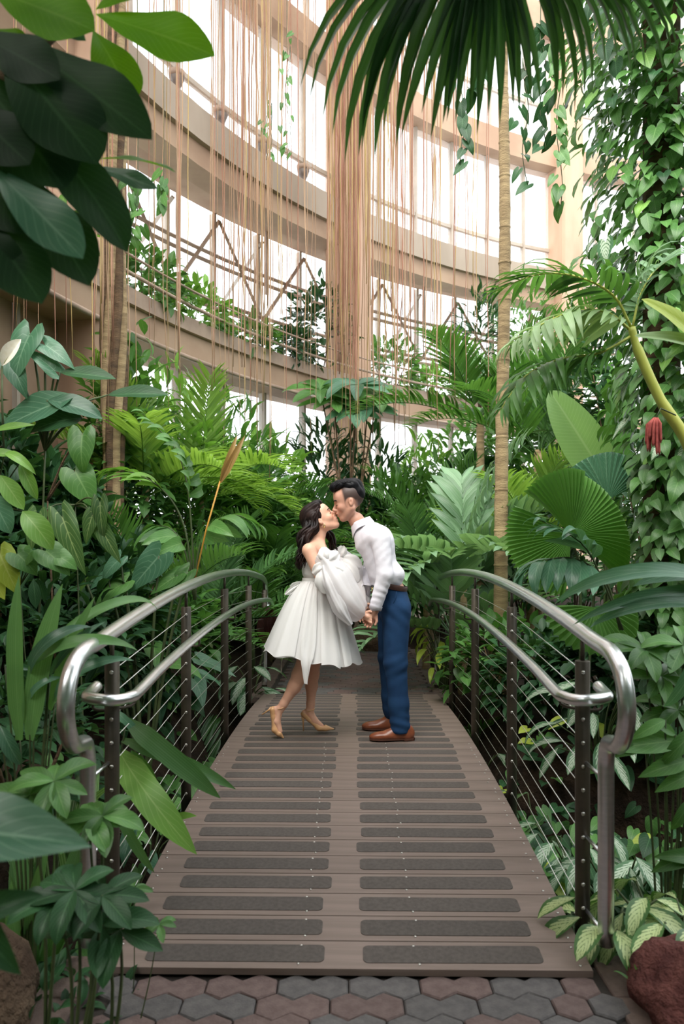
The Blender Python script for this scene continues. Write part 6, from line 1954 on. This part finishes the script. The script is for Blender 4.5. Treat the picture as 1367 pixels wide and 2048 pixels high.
# ---- fan palm leaf overhead
t = empty('overhead_fan_palm', P(975, -125, 2.3), 'fan palm leaf with long fingers hanging into the top of the picture', 'palm')
hubp = P(975, -125, 2.3)
N = 40
r2 = np.random.default_rng(933)
for k in range(N):
    u = k / (N - 1)
    tx = 596 + 830 * u + r2.normal(0, 6)
    ty = np.interp(tx, [596, 650, 700, 760, 860, 985, 1060, 1150, 1230, 1300, 1420], [165, 240, 330, 292, 242, 258, 205, 212, 140, 155, 85]) + r2.normal(0, 14)
    tip = P(tx, ty, 2.15 + 0.3 * abs(u - 0.45))
    put_leaf(t, variants('wide_leaflet', LM['fan_dark'])[0 if 0.25 < u < 0.6 else 1], hubp, tip, (-0.2 + 0.4 * u, -0.8, 0.8), (0.33 if u < 0.4 else 0.29) * r2.uniform(0.85, 1.1), 'leaf_finger')
MB().tube([hubp - t.location, P(1040, -700, 2.5) - t.location, P(1060, -1400, 2.8) - t.location], 0.012, 7).build('leaf_stalk', M['stem'], t)

# ---- large-leaved tree branch at the upper left
t = empty('large_leaf_tree', Vector((-1.35, 1.9, 0.3)), 'branch of a large-leaved tree hanging into the upper left corner', 'tree')
br = [Vector((0, 0, -0.4)), P(-260, 700, 1.9) - t.location, P(-200, 350, 1.9) - t.location, P(-40, 200, 1.9) - t.location, P(120, 60, 1.9) - t.location]
MB().tube(catmull(br, 6), [0.05 - 0.0016 * i for i in range(25)], 8).build('branch', M['bark_dark'], t)
br2 = [P(-120, 280, 1.9) - t.location, P(20, 330, 1.9) - t.location, P(150, 330, 1.9) - t.location]
MB().tube(catmull(br2, 5), 0.012, 7).build('branch', M['bark_dark'], t)
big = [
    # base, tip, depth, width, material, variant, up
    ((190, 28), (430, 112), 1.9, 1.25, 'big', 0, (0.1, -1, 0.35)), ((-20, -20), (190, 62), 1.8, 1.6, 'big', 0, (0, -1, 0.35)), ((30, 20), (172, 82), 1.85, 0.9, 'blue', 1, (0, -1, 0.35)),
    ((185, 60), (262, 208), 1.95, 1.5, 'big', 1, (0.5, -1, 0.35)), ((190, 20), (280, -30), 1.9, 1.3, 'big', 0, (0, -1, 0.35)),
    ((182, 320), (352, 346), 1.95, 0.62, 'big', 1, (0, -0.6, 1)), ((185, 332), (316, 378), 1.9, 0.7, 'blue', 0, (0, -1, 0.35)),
    ((20, 70), (304, 280), 1.7, 1.0, 'tree_shaded', 0, (0.2, -1, 0.35)), ((0, 90), (195, 330), 1.65, 1.4, 'tree_shaded', 0, (0.4, -1, 0.35)), ((-60, 130), (130, 380), 1.65, 1.6, 'tree_shaded', 0, (0.4, -1, 0.35)),
    ((60, 240), (254, 505), 1.7, 0.9, 'tree_shaded', 1, (0.5, -1, 0.35)), ((-20, 330), (166, 518), 1.6, 1.05, 'blue', 0, (0.4, -1, 0.35)), ((30, 330), (178, 572), 1.7, 1.2, 'tree_shaded', 0, (0.6, -1, 0.35)),
    ((-60, 400), (84, 608), 1.6, 1.3, 'tree_shaded', 0, (0.5, -1, 0.35)), ((-30, 430), (30, 590), 1.6, 1.2, 'tree_shaded', 1, (0.4, -1, 0.35)), ((150, 345), (240, 400), 1.9, 0.8, 'blue', 1, (0, -1, 0.35)),
    ((-80, 200), (60, 330), 1.6, 1.6, 'tree_shaded', 0, (0, -1, 0.35)), ((-60, 60), (120, 160), 1.65, 1.4, 'tree_shaded', 0, (0, -1, 0.35)), ((-20, 60), (60, 85), 1.8, 1.2, 'big', 0, (0, -1, 0.35)), ((-80, 300), (70, 470), 1.62, 1.5, 'tree_shaded', 0, (0.3, -1, 0.35)),
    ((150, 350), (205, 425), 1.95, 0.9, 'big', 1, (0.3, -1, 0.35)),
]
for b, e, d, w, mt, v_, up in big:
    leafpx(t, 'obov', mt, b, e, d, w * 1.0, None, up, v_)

# unseen leaf crowns added out of view to shade the near end of the path
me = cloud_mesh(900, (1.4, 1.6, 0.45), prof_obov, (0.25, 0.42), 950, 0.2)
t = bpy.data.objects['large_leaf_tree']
o = obj('added_shade_crown', me, LM['tree_shaded'], t, Vector((-0.75, 0.5, 4.0)) - t.location); o['kind'] = 'stuff'
t = bpy.data.objects['overhead_fan_palm']
me = cloud_mesh(900, (1.5, 1.5, 0.45), prof_strap, (0.5, 0.9), 951, 0.2)
o = obj('added_shade_crown', me, LM['fan_dark'], t, Vector((1.1, 0.5, 4.1)) - t.location); o['kind'] = 'stuff'
